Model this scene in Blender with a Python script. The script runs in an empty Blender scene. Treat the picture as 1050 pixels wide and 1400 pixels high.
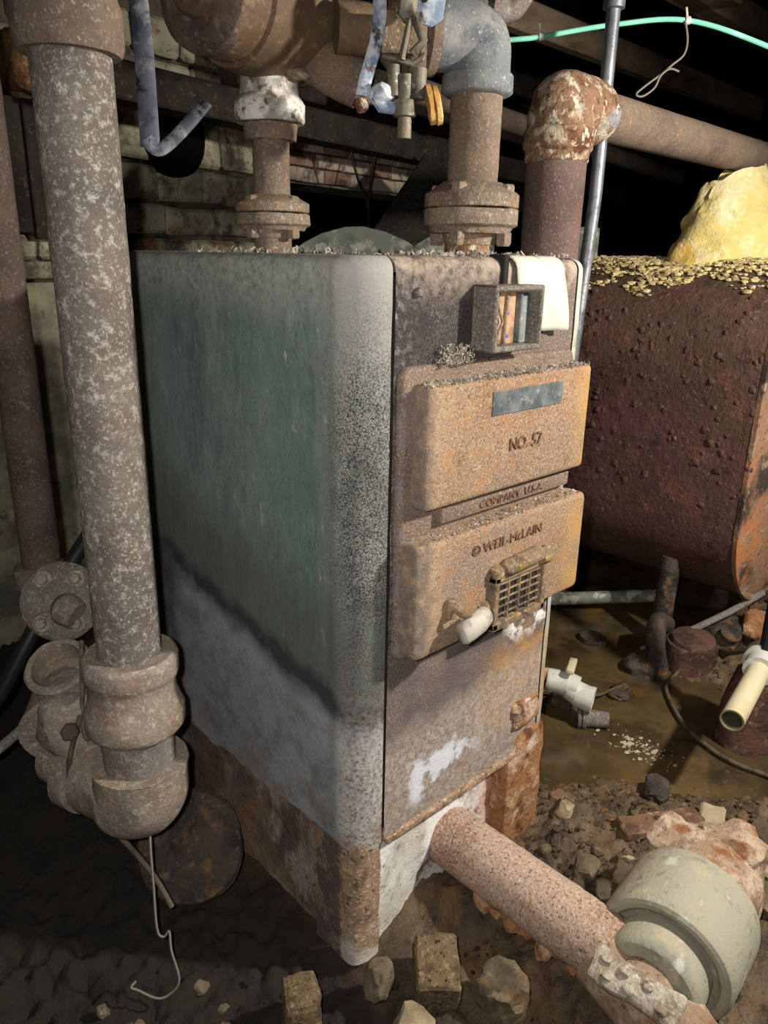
import bpy, bmesh, math, random
from mathutils import Vector, Matrix, noise, Euler
R = math.radians
V = Vector
scene = bpy.context.scene
COL = scene.collection
random.seed(57)

# ------------------------------------------------------------------ camera, world, lamps, exposure
cam_data = bpy.data.cameras.new('camera')
cam = bpy.data.objects.new('camera', cam_data)
COL.objects.link(cam)
RT = V((0.7234435, -0.6901467, 0.01808393)); UP = V((0.20744077, 0.24228338, 0.94776954)); FW = V((0.65848145, 0.68190637, -0.3184429))
CP = V((-0.8485, -0.866, 1.3501))
cam.matrix_world = Matrix(((RT.x, UP.x, -FW.x, CP.x), (RT.y, UP.y, -FW.y, CP.y), (RT.z, UP.z, -FW.z, CP.z), (0, 0, 0, 1)))
cam_data.sensor_fit = 'VERTICAL'
cam_data.sensor_height = 36.0
cam_data.lens = 36.0 * 1044.5 / 1400.0
cam_data.clip_start = 0.02
scene.camera = cam

world = bpy.data.worlds.new('world')
scene.world = world
world.use_nodes = True
world.node_tree.nodes['Background'].inputs[0].default_value = (0.9, 0.95, 1.0, 1)
world.node_tree.nodes['Background'].inputs[1].default_value = 0.05

def spot(name, loc, target, power, cone, blend, radius, col):
    d = bpy.data.lights.new(name, 'SPOT')
    d.energy = power; d.spot_size = R(cone); d.spot_blend = blend; d.shadow_soft_size = radius; d.color = col
    o = bpy.data.objects.new(name, d); COL.objects.link(o)
    o.location = loc
    o.rotation_euler = (V(target) - V(loc)).to_track_quat('-Z', 'Y').to_euler()
    return o
# the work lamp that stands to the right of the photographer, and the phone's own torch
spot('work_lamp', (1.0, -1.2, 1.82), (0.75, 0.35, 0.85), 215, 125, 0.5, 0.05, (1.0, 0.955, 0.88))
spot('phone_torch', tuple(CP - RT * 0.05 + UP * 0.02), tuple(CP + FW * 1.5 - RT * .15 - UP * .1), 60, 110, 0.8, 0.012, (1.0, 0.985, 0.96))

scene.view_settings.view_transform = 'Standard'
scene.view_settings.look = 'None'
scene.view_settings.exposure = 0.0
scene.view_settings.gamma = 1.0
scene.view_settings.use_curve_mapping = False

# ------------------------------------------------------------------ materials
def S(r, g, b):
    f = lambda c: (c / 255 / 12.92) if c / 255 <= 0.04045 else ((c / 255 + 0.055) / 1.055) ** 2.4
    return (f(r), f(g), f(b), 1)

def mat(name, base, layers=(), rough=.85, metal=0., bumps=((60, .35, .01),), spec=.3, rnd=False, coat=0.):
    m = bpy.data.materials.new(name); m.use_nodes = True
    nt = m.node_tree; N = nt.nodes; L = nt.links
    bs = N['Principled BSDF']
    bs.inputs['Metallic'].default_value = metal
    bs.inputs['Specular IOR Level'].default_value = spec
    if coat:
        bs.inputs['Coat Weight'].default_value = coat; bs.inputs['Coat Roughness'].default_value = .15
    tc = N.new('ShaderNodeTexCoord'); co = tc.outputs['Object']
    if rnd:
        oi = N.new('ShaderNodeObjectInfo'); va = N.new('ShaderNodeVectorMath'); va.operation = 'MULTIPLY_ADD'
        L.new(oi.outputs['Random'], va.inputs[0]); va.inputs[1].default_value = (17, 31, 23); L.new(co, va.inputs[2]); co = va.outputs[0]
    sx = None
    def noise_tex(scale, detail=6., stretch=None, rgh=.6, vor=False):
        src = co
        if stretch:
            mp = N.new('ShaderNodeMapping'); mp.inputs['Scale'].default_value = stretch; L.new(co, mp.inputs['Vector']); src = mp.outputs[0]
        if vor:
            t = N.new('ShaderNodeTexVoronoi'); t.inputs['Scale'].default_value = scale; L.new(src, t.inputs['Vector']); return t.outputs['Distance']
        t = N.new('ShaderNodeTexNoise'); t.inputs['Scale'].default_value = scale; t.inputs['Detail'].default_value = detail
        t.inputs['Roughness'].default_value = rgh; L.new(src, t.inputs['Vector']); return t.outputs['Fac']
    def rng(sock, a, b, smooth=False):
        r = N.new('ShaderNodeMapRange'); r.clamp = True
        if smooth: r.interpolation_type = 'SMOOTHSTEP'
        r.inputs['From Min'].default_value = a; r.inputs['From Max'].default_value = b; L.new(sock, r.inputs['Value']); return r.outputs['Result']
    def math_(op, a, b):
        n = N.new('ShaderNodeMath'); n.operation = op
        for i, x in enumerate((a, b)):
            if isinstance(x, (int, float)): n.inputs[i].default_value = x
            else: L.new(x, n.inputs[i])
        return n.outputs[0]
    rgb = N.new('ShaderNodeRGB'); rgb.outputs[0].default_value = base; cur = rgb.outputs[0]
    rgh_cur = None
    for ly in layers:
        col, scale, lo, hi = ly[:4]; o = ly[4] if len(ly) > 4 else {}
        f = rng(noise_tex(scale, o.get('detail', 6.), o.get('stretch'), o.get('rgh', .62), o.get('vor', False)), lo, hi) if scale else None
        for g in o.get('grads', ()):
            ax, a, b = g[:3]; wob = g[3] if len(g) > 3 else .0; ws = g[4] if len(g) > 4 else 6.
            if sx is None:
                s = N.new('ShaderNodeSeparateXYZ'); L.new(co, s.inputs[0]); sx = {'x': s.outputs[0], 'y': s.outputs[1], 'z': s.outputs[2]}
            v = sx[ax]
            if len(g) > 5: v = math_('ADD', v, math_('MULTIPLY', sx[g[5]], g[6]))
            if wob: v = math_('ADD', v, math_('MULTIPLY', math_('SUBTRACT', noise_tex(ws, 5.), .5), wob))
            k = rng(v, a, b)
            f = k if f is None else math_('MULTIPLY', f, k)
        if 'amt' in o: f = math_('MULTIPLY', f, o['amt'])
        mx = N.new('ShaderNodeMix'); mx.data_type = 'RGBA'
        L.new(f, mx.inputs['Factor']); L.new(cur, mx.inputs['A']); mx.inputs['B'].default_value = col
        cur = mx.outputs['Result']
        if 'r' in o:
            rm = N.new('ShaderNodeMix'); L.new(f, rm.inputs['Factor'])
            if rgh_cur is None: rm.inputs['A'].default_value = rough
            else: L.new(rgh_cur, rm.inputs['A'])
            rm.inputs['B'].default_value = o['r']; rgh_cur = rm.outputs['Result']
    L.new(cur, bs.inputs['Base Color'])
    if rgh_cur is None: bs.inputs['Roughness'].default_value = rough
    else: L.new(rgh_cur, bs.inputs['Roughness'])
    prev = None
    for sc, st, dist in bumps:
        b = N.new('ShaderNodeBump'); b.inputs['Strength'].default_value = st; b.inputs['Distance'].default_value = dist
        L.new(noise_tex(sc, 8., None, .65), b.inputs['Height'])
        if prev: L.new(prev, b.inputs['Normal'])
        prev = b.outputs[0]
    if prev: L.new(prev, bs.inputs['Normal'])
    return m

M = {}
# boiler jacket: flaking green paint, dusty top, tide mark, bare grey skirt (colours belong to the sheet itself)
G = dict
M['jacket'] = mat('jacket_paint', S(96, 110, 102), (
    (S(120, 132, 124), 5, .40, .66, G(stretch=(1, 1, .35))),
    (S(69, 81, 75), 9, .50, .72, G(stretch=(1, 1, .4), amt=.7)),
    (S(149, 157, 151), 60, .46, .76, G(stretch=(1, 1, .3), amt=.55, rgh=.75)),
    (S(205, 205, 205), 52, .63, .70, G(stretch=(1, 1, .4), amt=.7, grads=(('y', .5, .05, .3, 4.),))),
    (S(79, 106, 92), 3.5, .44, .62, G(amt=.5, grads=(('y', .36, .10, .15, 5.), ('z', .5, .7, .1), ('z', 1.33, 1.24, .1)))),
    (S(38, 45, 43), 150, .54, .75, G(amt=.5)),
    (S(101, 99, 91), 0, 0, 0, G(amt=.6, grads=(('y', .62, .74, .12, 8.),))),
    (S(164, 158, 150), 70, .34, .6, G(amt=.85, rgh=.75, grads=(('z', 1.24, 1.32, .10, 9.),))),
    (S(150, 145, 138), 60, .20, .50, G(amt=.92, rgh=.75, grads=(('y', .11, .035, .09, 9.),))),
    (S(24, 23, 24), 330, .44, .56, G(amt=.95, rgh=.75, grads=(('y', .10, .03, .09, 9.), ('z', 1.33, 1.12, .15, 8.), ('z', .48, .62, .1)))), (S(40, 38, 38), 14, .44, .62, G(amt=.5, grads=(('y', .08, .03, .09, 9.), ('z', 1.24, 1.0, .15, 8.), ('z', .5, .7, .1)))),
    (S(88, 82, 77), 0, 0, 0, G(amt=.6, grads=(('z', .80, .70, .16, 7., 'y', -.22),))),
    (S(87, 107, 97), 40, .45, .66, G(amt=.7, stretch=(1, 1, .4), grads=(('z', .80, .72, .16, 7., 'y', -.22), ('y', .45, .2, .1)))),
    (S(50, 46, 50), 14, .2, .5, G(amt=.8, grads=(('z', .59, .565, .07, 12., 'y', -.22),))),
    (S(155, 154, 153), 0, 0, 0, G(amt=.95, grads=(('z', .545, .50, .08, 12., 'y', -.22), ('y', .66, .60, .06)))),
    (S(135, 136, 140), 4, .42, .62, G(amt=.7, grads=(('z', .48, .42, .09, 6., 'y', -.22),))),
    (S(92, 86, 82), 13, .46, .70, G(amt=.75, rgh=.75, grads=(('z', .54, .48, .08, 8., 'y', -.22),))), (S(150, 148, 146), 24, .56, .72, G(amt=.5, rgh=.75, grads=(('z', .54, .48, .08, 8., 'y', -.22),))),
    (S(106, 102, 100), 90, .50, .70, G(amt=.5, grads=(('z', .54, .48, .08, 8., 'y', -.22),))),
    (S(201, 187, 174), 110, .38, .62, G(amt=.85, grads=(('y', .058, .035, .03, 12.), ('z', .62, .45, .12)))),
    (S(88, 78, 74), 120, .54, .62, G(amt=.8, grads=(('y', .058, .035, .03, 12.), ('z', .62, .45, .12)))),
    (S(137, 102, 69), 12, .50, .62, G(amt=.8, grads=(('z', .36, .27, .10, 14.),))),
), rough=.78, bumps=((190, .35, .004), (30, .3, .006)), spec=.3)
SPECK = ((S(86, 74, 66), 12, .42, .66, G(amt=.7)), (S(188, 172, 152), 290, .51, .68, G(amt=.65)), (S(50, 42, 38), 230, .53, .68, G(amt=.85)))
M['casting'] = mat('front_casting', S(112, 96, 86), SPECK + (
    (S(36, 35, 36), 230, .34, .56, G(amt=.96, rgh=.8, grads=(('z', 1.08, 1.16, .06), ('x', .33, .20, .2, 9.), ('z', 1.350, 1.30, .06, 9.)))), (S(40, 39, 40), 9, .40, .58, G(amt=.7, grads=(('z', 1.12, 1.22, .06), ('x', .30, .16, .2, 9.), ('z', 1.335, 1.28, .06, 9.)))), (S(40, 38, 40), 260, .42, .58, G(amt=.9, rgh=.8, grads=(('x', .10, .02, .06, 9.), ('z', .5, .7, .1)))),
    (S(176, 158, 138), 34, .40, .62, G(amt=.75, grads=(('z', 1.27, 1.34, .08, 12.),))),
    (S(150, 146, 142), 70, .5, .68, G(amt=.7, grads=(('x', .06, .0, .05), ))),
    (S(92, 82, 84), 12, .35, .6, G(amt=.8, grads=(('z', .66, .60, .05), ))),
    (S(176, 126, 64), 20, .34, .60, G(amt=.9, grads=(('z', .56, .48, .1, 9., 'x', -.12), ('x', .24, .36, .12), ('z', .33, .38, .05)))),
    (S(180, 166, 152), 60, .30, .6, G(amt=.9, rgh=.75, grads=(('z', .50, .44, .08, 9., 'x', -.1),))),
    (S(110, 92, 80), 150, .53, .64, G(amt=.8, grads=(('z', .50, .44, .08, 9., 'x', -.1),))), (S(158, 116, 80), 26, .54, .70, G(amt=.6, grads=(('z', .48, .42, .08, 9., 'x', -.1),))),
    (S(212, 216, 220), 7, .54, .58, G(amt=.95, grads=(('z', .44, .39, .05), ('z', .29, .32, .03), ('x', .04, .09, .04), ('x', .3, .22, .05)))),
    (S(232, 228, 222), 18, .50, .56, G(amt=.95, grads=(('z', .55, .6, .02), ('z', .67, .64, .02), ('x', .34, .38, .03)))),
), rough=.88, bumps=((210, .5, .004), (45, .35, .006)))
M['door'] = mat('rusted_door_iron', S(152, 122, 96), (
    (S(132, 98, 70), 9, .42, .66, G(amt=.8)), (S(126, 110, 100), 7, .48, .68, G(amt=.8)),
    (S(204, 180, 150), 310, .50, .66, G(amt=.7)), (S(70, 54, 44), 250, .53, .67, G(amt=.85)),
    (S(176, 116, 66), 30, .54, .70, G(amt=.6)), (S(184, 142, 76), 12, .35, .6, G(amt=.7, grads=(('x', .44, .5, .05),))),
    (S(190, 166, 134), 60, .4, .65, G(amt=.6, grads=(('x', .11, .05, .06),))),
    (S(108, 96, 90), 40, .3, .6, G(amt=.85, grads=(('x', .060, .038, .02, 20.),))),
), rough=.85, bumps=((300, .8, .004), (60, .3, .006)), spec=.3)
M['frame_iron'] = mat('door_surround_iron', S(120, 98, 82), SPECK + ((S(120, 112, 116), 30, .45, .65, G(amt=.8, grads=(('x', .06, .02, .04),))),), rough=.85, bumps=((220, .6, .004), (40, .3, .006)))
M['base_white'] = mat('limed_base_panel', S(206, 200, 188), (
    (S(232, 230, 226), 9, .45, .6, G(stretch=(1, 1, .5))), (S(150, 128, 102), 22, .52, .68, G(amt=.8)), (S(120, 72, 38), 11, .55, .64, G(amt=.85)),
    (S(190, 110, 52), 12, .3, .5, G(amt=.9, grads=(('x', .34, .42, .06),))), (S(60, 50, 44), 60, .60, .70, G(amt=.7)),
), rough=.9, bumps=((90, .6, .006), (20, .4, .01)))
M['base_side'] = mat('rusted_base_plate', S(142, 116, 92), (
    (S(92, 80, 74), 7, .45, .6), (S(140, 100, 56), 10, .52, .64, G(amt=.8)), (S(160, 150, 142), 14, .52, .62, G(stretch=(1, 1, .4), amt=.8)),
    (S(50, 42, 38), 60, .55, .7, G(amt=.7)), (S(78, 68, 64), 0, 0, 0, G(amt=.7, grads=(('y', .35, .6, .15),))),
), rough=.9, bumps=((70, .6, .008), (16, .5, .012)))
M['orange_rust'] = mat('flaking_orange_rust', S(164, 116, 76), (
    (S(206, 170, 136), 14, .5, .62), (S(104, 62, 36), 18, .52, .64), (S(214, 204, 196), 10, .56, .64, G(amt=.8)), (S(60, 40, 28), 80, .58, .7, G(amt=.7)),
), rough=.92, bumps=((90, .8, .008), (22, .6, .012)))
M['corner_strip'] = mat('corner_strip_iron', S(160, 130, 102), (
    (S(112, 86, 64), 12, .48, .62), (S(212, 198, 180), 120, .52, .66, G(amt=.7)), (S(64, 48, 38), 80, .55, .68, G(amt=.8)), (S(190, 150, 70), 16, .58, .66, G(amt=.7)),
    (S(206, 198, 188), 14, .45, .6, G(amt=.8, grads=(('z', .08, .03, .03),))),
    (S(84, 74, 72), 20, .25, .5, G(amt=.9, grads=(('y', .052, .060, .02, 20.), ('x', -.044, -.054, .01, 20.)))),
), rough=.9, bumps=((120, .7, .006), (24, .4, .01)))
M['seam_dark'] = mat('seam_shadow_iron', S(38, 32, 29), (), rough=.95)
M['plate_grey'] = mat('bare_name_plate', S(128, 132, 130), ((S(92, 98, 98), 14, .45, .6), (S(178, 180, 176), 60, .56, .66, G(amt=.7))), rough=.5, metal=.5, bumps=((60, .3, .003),))
M['letter'] = mat('cast_letter_iron', S(104, 78, 60), ((S(150, 120, 94), 120, .5, .65),), rough=.9, bumps=((200, .5, .003),))
M['grille'] = mat('grille_iron', S(132, 110, 86), ((S(84, 70, 58), 20, .45, .62), (S(200, 180, 150), 150, .55, .68, G(amt=.7)), (S(176, 140, 66), 30, .56, .66, G(amt=.7))), rough=.85, bumps=((180, .7, .004),))
M['knob'] = mat('limed_handle', S(184, 176, 162), ((S(154, 144, 130), 16, .48, .62), (S(120, 104, 88), 60, .6, .7, G(amt=.7))), rough=.75, bumps=((70, .4, .004),))
M['gauge_iron'] = mat('gauge_case_iron', S(112, 102, 92), ((S(84, 76, 70), 18, .42, .66), (S(176, 164, 150), 260, .50, .68, G(amt=.6)), (S(56, 50, 46), 200, .54, .68, G(amt=.7))), rough=.85, bumps=((120, .6, .004),))
M['gauge_face'] = mat('gauge_rotten_face', S(168, 138, 108), ((S(120, 92, 70), 20, .45, .6), (S(196, 120, 60), 36, .56, .66)), rough=.85)
M['blue_plastic'] = mat('blue_terminal', S(70, 90, 190), (), rough=.5)
M['paper'] = mat('old_paper', S(190, 186, 170), ((S(190, 182, 158), 9, .45, .65), (S(120, 112, 92), 70, .60, .70, G(amt=.6)), (S(218, 214, 198), 5, .5, .7)), rough=.9, bumps=((25, .25, .006),))
M['grey_jacket'] = mat('pale_green_end_sheet', S(160, 162, 150), ((S(190, 184, 172), 20, .45, .62), (S(128, 104, 84), 40, .54, .66, G(amt=.7)), (S(176, 134, 84), 14, .4, .6, G(amt=.8, grads=(('z', .62, .5, .1),)))), rough=.8, bumps=((120, .4, .005),))
def pipe_mat(name, base, dark, light, rust, rough=.88, lo=.56, s=1.):
    return mat(name, base, ((dark, 9 * s, .42, .66, G(amt=.8)), (rust, 16 * s, .50, .70, G(amt=.7)), (light, 62 * s, lo - .03, lo + .09, G(amt=.7, rgh=.75, detail=9.)), (light, 190 * s, .57, .66, G(amt=.6)), (dark, 150 * s, .57, .68, G(amt=.8))),
               rough=rough, bumps=((190, .6, .004), (42, .5, .006)), rnd=True)
M['pipe_left'] = pipe_mat('limescaled_brown_pipe', S(112, 102, 92), S(82, 74, 68), S(186, 180, 170), S(104, 88, 76), lo=.55)
M['pipe_red'] = pipe_mat('dull_red_pipe', S(92, 76, 66), S(64, 54, 48), S(142, 134, 124), S(104, 80, 64), lo=.60)
M['fitting_cream'] = pipe_mat('cream_crusted_fitting', S(142, 128, 114), S(104, 90, 78), S(184, 174, 160), S(136, 106, 78), lo=.55)
M['fitting_grey'] = pipe_mat('grey_crusted_fitting', S(120, 112, 104), S(78, 72, 66), S(176, 168, 158), S(116, 90, 70), lo=.57)
M['rust_pipe'] = pipe_mat('rusty_brown_pipe', S(122, 104, 88), S(88, 74, 64), S(170, 156, 140), S(130, 102, 76), lo=.60)
M['dark_riser'] = pipe_mat('dark_plum_pipe', S(104, 84, 78), S(72, 56, 52), S(150, 136, 124), S(110, 80, 66), lo=.64)
M['crust_elbow'] = mat('peeling_rust_elbow', S(142, 108, 82), ((S(206, 190, 160), 13, .52, .60, G(amt=.9)), (S(100, 62, 40), 17, .52, .62), (S(228, 216, 190), 46, .56, .64, G(amt=.85)), (S(150, 154, 156), 11, .58, .64, G(amt=.8)), (S(62, 40, 28), 60, .57, .67, G(amt=.8))), rough=.9, bumps=((90, .8, .01), (24, .7, .014)))
M['white_elbow'] = mat('white_flaking_elbow', S(150, 142, 128), ((S(216, 210, 200), 12, .48, .56), (S(116, 94, 72), 18, .55, .62), (S(84, 62, 44), 46, .57, .63, G(amt=.9))), rough=.85, bumps=((70, .6, .008),))
M['grey_elbow'] = mat('dusty_grey_elbow', S(112, 114, 116), ((S(142, 140, 134), 8, .45, .65), (S(76, 78, 82), 24, .52, .66, G(amt=.7)), (S(196, 196, 192), 150, .60, .68, G(amt=.7))), rough=.75, bumps=((150, .4, .004),))
M['flange'] = pipe_mat('dusty_flange_iron', S(130, 114, 98), S(92, 78, 68), S(188, 174, 154), S(158, 118, 72), lo=.57)
M['pump'] = mat('brown_pump_body', S(112, 92, 70), ((S(92, 70, 50), 5, .42, .62), (S(150, 120, 86), 60, .54, .66, G(amt=.5)), (S(74, 60, 52), 24, .55, .68, G(amt=.7))), rough=.7, bumps=((90, .4, .005),), spec=.4)
M['pump_rim'] = mat('dark_pump_rim', S(104, 86, 72), ((S(72, 60, 54), 12, .45, .62), (S(140, 118, 98), 60, .55, .68, G(amt=.6))), rough=.8, bumps=((70, .6, .008),))
M['lever_blue'] = mat('chipped_blue_enamel', S(128, 142, 164), ((S(196, 202, 208), 22, .46, .56), (S(70, 64, 62), 30, .56, .64), (S(110, 74, 60), 14, .57, .64)), rough=.6, bumps=((60, .4, .004),))
M['valve_grey'] = mat('oily_valve_metal', S(120, 112, 96), ((S(64, 58, 50), 16, .48, .62), (S(206, 204, 198), 40, .60, .68, G(amt=.8)), (S(150, 114, 70), 12, .56, .66)), rough=.55, metal=.35, bumps=((80, .5, .005),))
M['orange_gasket'] = mat('orange_rope_gasket', S(214, 160, 90), ((S(240, 206, 140), 30, .48, .62), (S(130, 84, 40), 24, .55, .66)), rough=.9, bumps=((60, .7, .008),))
M['strap'] = mat('worn_black_strap', S(84, 86, 94), ((S(60, 62, 70), 14, .46, .6), (S(132, 134, 138), 24, .53, .66), (S(34, 34, 40), 34, .56, .64)), rough=.6, bumps=((60, .4, .004),))
M['conduit'] = mat('galvanised_conduit', S(128, 130, 134), ((S(98, 98, 104), 8, .45, .6), (S(178, 180, 184), 30, .55, .65, G(amt=.7, stretch=(1, 1, .2))), (S(80, 74, 70), 60, .58, .68, G(amt=.7))), rough=.45, metal=.55, bumps=((120, .3, .003),))
M['wood'] = mat('dusty_joist_wood', S(140, 120, 96), ((S(84, 68, 52), 9, .42, .64, G(stretch=(.25, 1, 1))), (S(150, 130, 104), 30, .52, .66, G(amt=.6))), rough=.9, bumps=((40, .5, .006),), rnd=True)
M['dark_wood'] = mat('sooty_timber', S(50, 43, 37), ((S(34, 29, 26), 9, .42, .62), (S(92, 80, 68), 50, .57, .68, G(amt=.6))), rough=.95, bumps=((40, .5, .006),), rnd=True)
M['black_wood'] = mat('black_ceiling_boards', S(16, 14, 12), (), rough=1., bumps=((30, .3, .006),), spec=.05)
M['far_dark'] = mat('shade_toned_masonry', S(20, 18, 16), ((S(30, 27, 24), 5, .45, .62),), rough=1., spec=.05)  # near-black tone puts the room's unlit depth into the wall colour
M['wall'] = mat('grimy_plaster', S(148, 142, 116), ((S(104, 100, 84), 5, .44, .62), (S(168, 158, 122), 12, .52, .64), (S(70, 66, 56), 26, .57, .68, G(amt=.7)), (S(96, 94, 88), 3, .5, .62)), rough=.95, bumps=((40, .5, .01), (120, .4, .004)))
M['stone_block'] = mat('limewashed_stone', S(150, 144, 122), ((S(180, 172, 140), 6, .5, .64), (S(92, 84, 70), 9, .5, .62), (S(130, 92, 66), 7, .58, .66), (S(64, 58, 50), 40, .57, .68, G(amt=.7))), rough=.95, bumps=((50, .7, .012), (14, .5, .015)), rnd=True)
M['mortar'] = mat('crumbling_mortar', S(84, 76, 62), ((S(50, 46, 40), 14, .48, .62),), rough=1., bumps=((60, .6, .01),))
M['brick_pale'] = mat('pale_brick', S(200, 182, 162), ((S(126, 104, 90), 10, .5, .62), (S(196, 186, 168), 30, .54, .64, G(amt=.7))), rough=.95, bumps=((60, .6, .008),), rnd=True)
M['brick_red'] = mat('dull_red_brick', S(160, 124, 108), ((S(96, 68, 58), 10, .5, .62), (S(160, 138, 120), 30, .56, .66, G(amt=.7))), rough=.95, bumps=((60, .6, .008),), rnd=True)
M['brown_block'] = mat('crumbling_brown_block', S(128, 92, 58), ((S(84, 58, 38), 24, .48, .62), (S(166, 128, 86), 50, .55, .66)), rough=.95, bumps=((40, .9, .015),))
M['mud'] = mat('wet_mud', S(108, 86, 60), ((S(66, 52, 36), 6, .44, .62), (S(124, 102, 74), 15, .52, .66, G(amt=.75)), (S(128, 86, 48), 8, .58, .66, G(amt=.6)), (S(30, 26, 21), 40, .55, .66, G(amt=.7)), (S(140, 130, 108), 90, .62, .70, G(amt=.6)), (S(27, 21, 16), 0, 0, 0, G(amt=.93, r=.95, grads=(('x', .12, -.08, .2, 5.),)))),  # last layer paints the boiler's shadow onto the ground at its left
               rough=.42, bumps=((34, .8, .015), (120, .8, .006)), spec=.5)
M['water'] = mat('muddy_water', S(74, 60, 38), ((S(96, 78, 50), 3, .44, .62), (S(54, 46, 32), 5, .5, .64), (S(116, 76, 34), 4, .58, .68, G(amt=.7)), (S(112, 104, 84), 60, .64, .70, G(amt=.5))), rough=.12, bumps=((9, .05, .01), (60, .05, .003)), spec=.6)
M['stone'] = mat('muddy_stone', S(112, 98, 76), ((S(72, 62, 48), 9, .46, .62), (S(150, 134, 106), 26, .54, .66, G(amt=.7)), (S(140, 100, 56), 12, .58, .66, G(amt=.6))), rough=.8, bumps=((60, .7, .01), (160, .5, .004)), rnd=True)
M['pale_stone'] = mat('pale_sandy_stone', S(166, 150, 118), ((S(120, 104, 80), 10, .5, .64), (S(196, 184, 156), 40, .54, .66, G(amt=.6))), rough=.9, bumps=((70, .6, .008),), rnd=True)
M['flat_red'] = mat('reddish_flat_stone', S(120, 88, 68), ((S(90, 66, 52), 12, .48, .62), (S(160, 134, 108), 30, .55, .66)), rough=.85, bumps=((50, .6, .008),))
M['cinder'] = mat('cinder_block', S(118, 98, 70), ((S(84, 70, 52), 30, .48, .62), (S(150, 130, 98), 90, .54, .64), (S(40, 34, 28), 110, .57, .65)), rough=.95, bumps=((110, .9, .008),))
M['red_pipe_low'] = mat('pink_scaled_rust_pipe', S(186, 156, 134), ((S(160, 122, 98), 9, .48, .62), (S(216, 196, 178), 150, .47, .66, G(amt=.8)), (S(92, 70, 60), 170, .55, .64, G(amt=.9)), (S(172, 128, 92), 22, .56, .70, G(amt=.6))), rough=.88, bumps=((130, .8, .006), (40, .4, .008)))
M['union_grey'] = mat('lime_grey_coupling', S(160, 154, 134), ((S(136, 134, 118), 7, .46, .62), (S(186, 168, 136), 9, .54, .66, G(amt=.7)), (S(112, 104, 88), 40, .58, .68, G(amt=.6)), (S(200, 198, 184), 14, .58, .66, G(amt=.7))), rough=.8, bumps=((120, .35, .004), (30, .3, .006)))
M['union_rust'] = mat('crumbly_pink_rust', S(164, 138, 114), ((S(200, 176, 150), 18, .48, .60), (S(150, 98, 62), 12, .52, .64), (S(116, 82, 62), 60, .55, .66, G(amt=.8))), rough=.92, bumps=((60, .9, .012), (18, .6, .015)))
M['clamp'] = mat('crusty_white_clamp', S(190, 178, 158), ((S(150, 132, 110), 26, .48, .60), (S(108, 84, 66), 40, .57, .66), (S(220, 212, 196), 60, .54, .64)), rough=.92, bumps=((60, .9, .012),))
M['tank'] = mat('red_oxide_tank', S(90, 64, 54), (
    (S(74, 52, 40), 4, .42, .62), (S(98, 52, 60), 2.2, .46, .66, G(amt=.65, grads=(('z', 1.0, .8, .2), ('y', .75, .35, .2)))), (S(124, 76, 60), 11, .55, .66, G(amt=.7)), (S(52, 36, 28), 22, .54, .64, G(amt=.8)),
    (S(84, 72, 58), 30, .5, .62, G(amt=.85, grads=(('z', 1.05, 1.22, .15),))), (S(134, 122, 100), 80, .62, .68, G(amt=.8)),
), rough=.7, bumps=((46, .8, .012), (150, .5, .004)), spec=.35)
M['tank_end'] = mat('orange_rust_tank_end', S(150, 112, 86), ((S(176, 116, 72), 6, .52, .62), (S(66, 54, 46), 5, .5, .6), (S(172, 150, 126), 20, .54, .64, G(amt=.7)), (S(50, 40, 34), 50, .57, .66, G(amt=.7))), rough=.8, bumps=((50, .6, .01),))
M['insulation'] = mat('yellow_glass_wool', S(216, 194, 120), ((S(230, 216, 168), 8, .46, .6), (S(230, 176, 56), 5, .54, .64, G(amt=.85)), (S(168, 140, 84), 30, .56, .66, G(amt=.7)), (S(250, 240, 200), 60, .56, .66, G(amt=.7))), rough=.95, bumps=((28, .8, .015), (90, .6, .006)))
M['crumb'] = mat('yellow_wool_crumbs', S(200, 176, 120), ((S(232, 216, 164), 40, .48, .6), (S(130, 110, 76), 30, .52, .62)), rough=.95, bumps=((120, .8, .006),))
M['pvc'] = mat('cream_plastic_pipe', S(206, 194, 158), ((S(190, 174, 134), 5, .5, .66), (S(150, 134, 96), 40, .62, .70, G(amt=.5))), rough=.4, bumps=((60, .1, .002),), spec=.5)
M['pvc_in'] = mat('pipe_bore', S(96, 88, 76), (), rough=.8)
M['white_pvc'] = mat('white_plastic_fitting', S(198, 194, 182), ((S(190, 180, 156), 12, .52, .66), (S(130, 118, 96), 50, .60, .70, G(amt=.6))), rough=.4, bumps=((60, .15, .003),), spec=.5)
M['green_tube'] = mat('mint_green_tubing', S(120, 206, 170), ((S(150, 226, 196), 12, .5, .66),), rough=.45, bumps=())
M['wire_pale'] = mat('pale_twine', S(120, 114, 102), (), rough=.8, bumps=())
M['wire_dark'] = mat('muddy_cable', S(92, 82, 66), ((S(60, 54, 44), 30, .48, .62),), rough=.7, bumps=())
M['black_hose'] = mat('black_plastic_pipe', S(34, 35, 38), (), rough=.45, bumps=())
M['dark_scrap'] = mat('oily_dark_scrap', S(74, 62, 52), ((S(36, 30, 26), 9, .45, .6), (S(110, 78, 44), 14, .55, .64), (S(128, 112, 90), 40, .58, .68, G(amt=.6))), rough=.6, bumps=((50, .8, .012),), rnd=True, spec=.5)
M['red_scrap'] = mat('red_brown_scrap', S(96, 66, 54), ((S(64, 46, 38), 9, .45, .6), (S(134, 110, 92), 40, .56, .66, G(amt=.6))), rough=.7, bumps=((50, .7, .012),), rnd=True)
M['debris'] = mat('dry_lint', S(158, 148, 134), ((S(100, 88, 74), 60, .48, .6), (S(190, 178, 158), 90, .54, .64)), rough=1., bumps=(), rnd=True)
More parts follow.
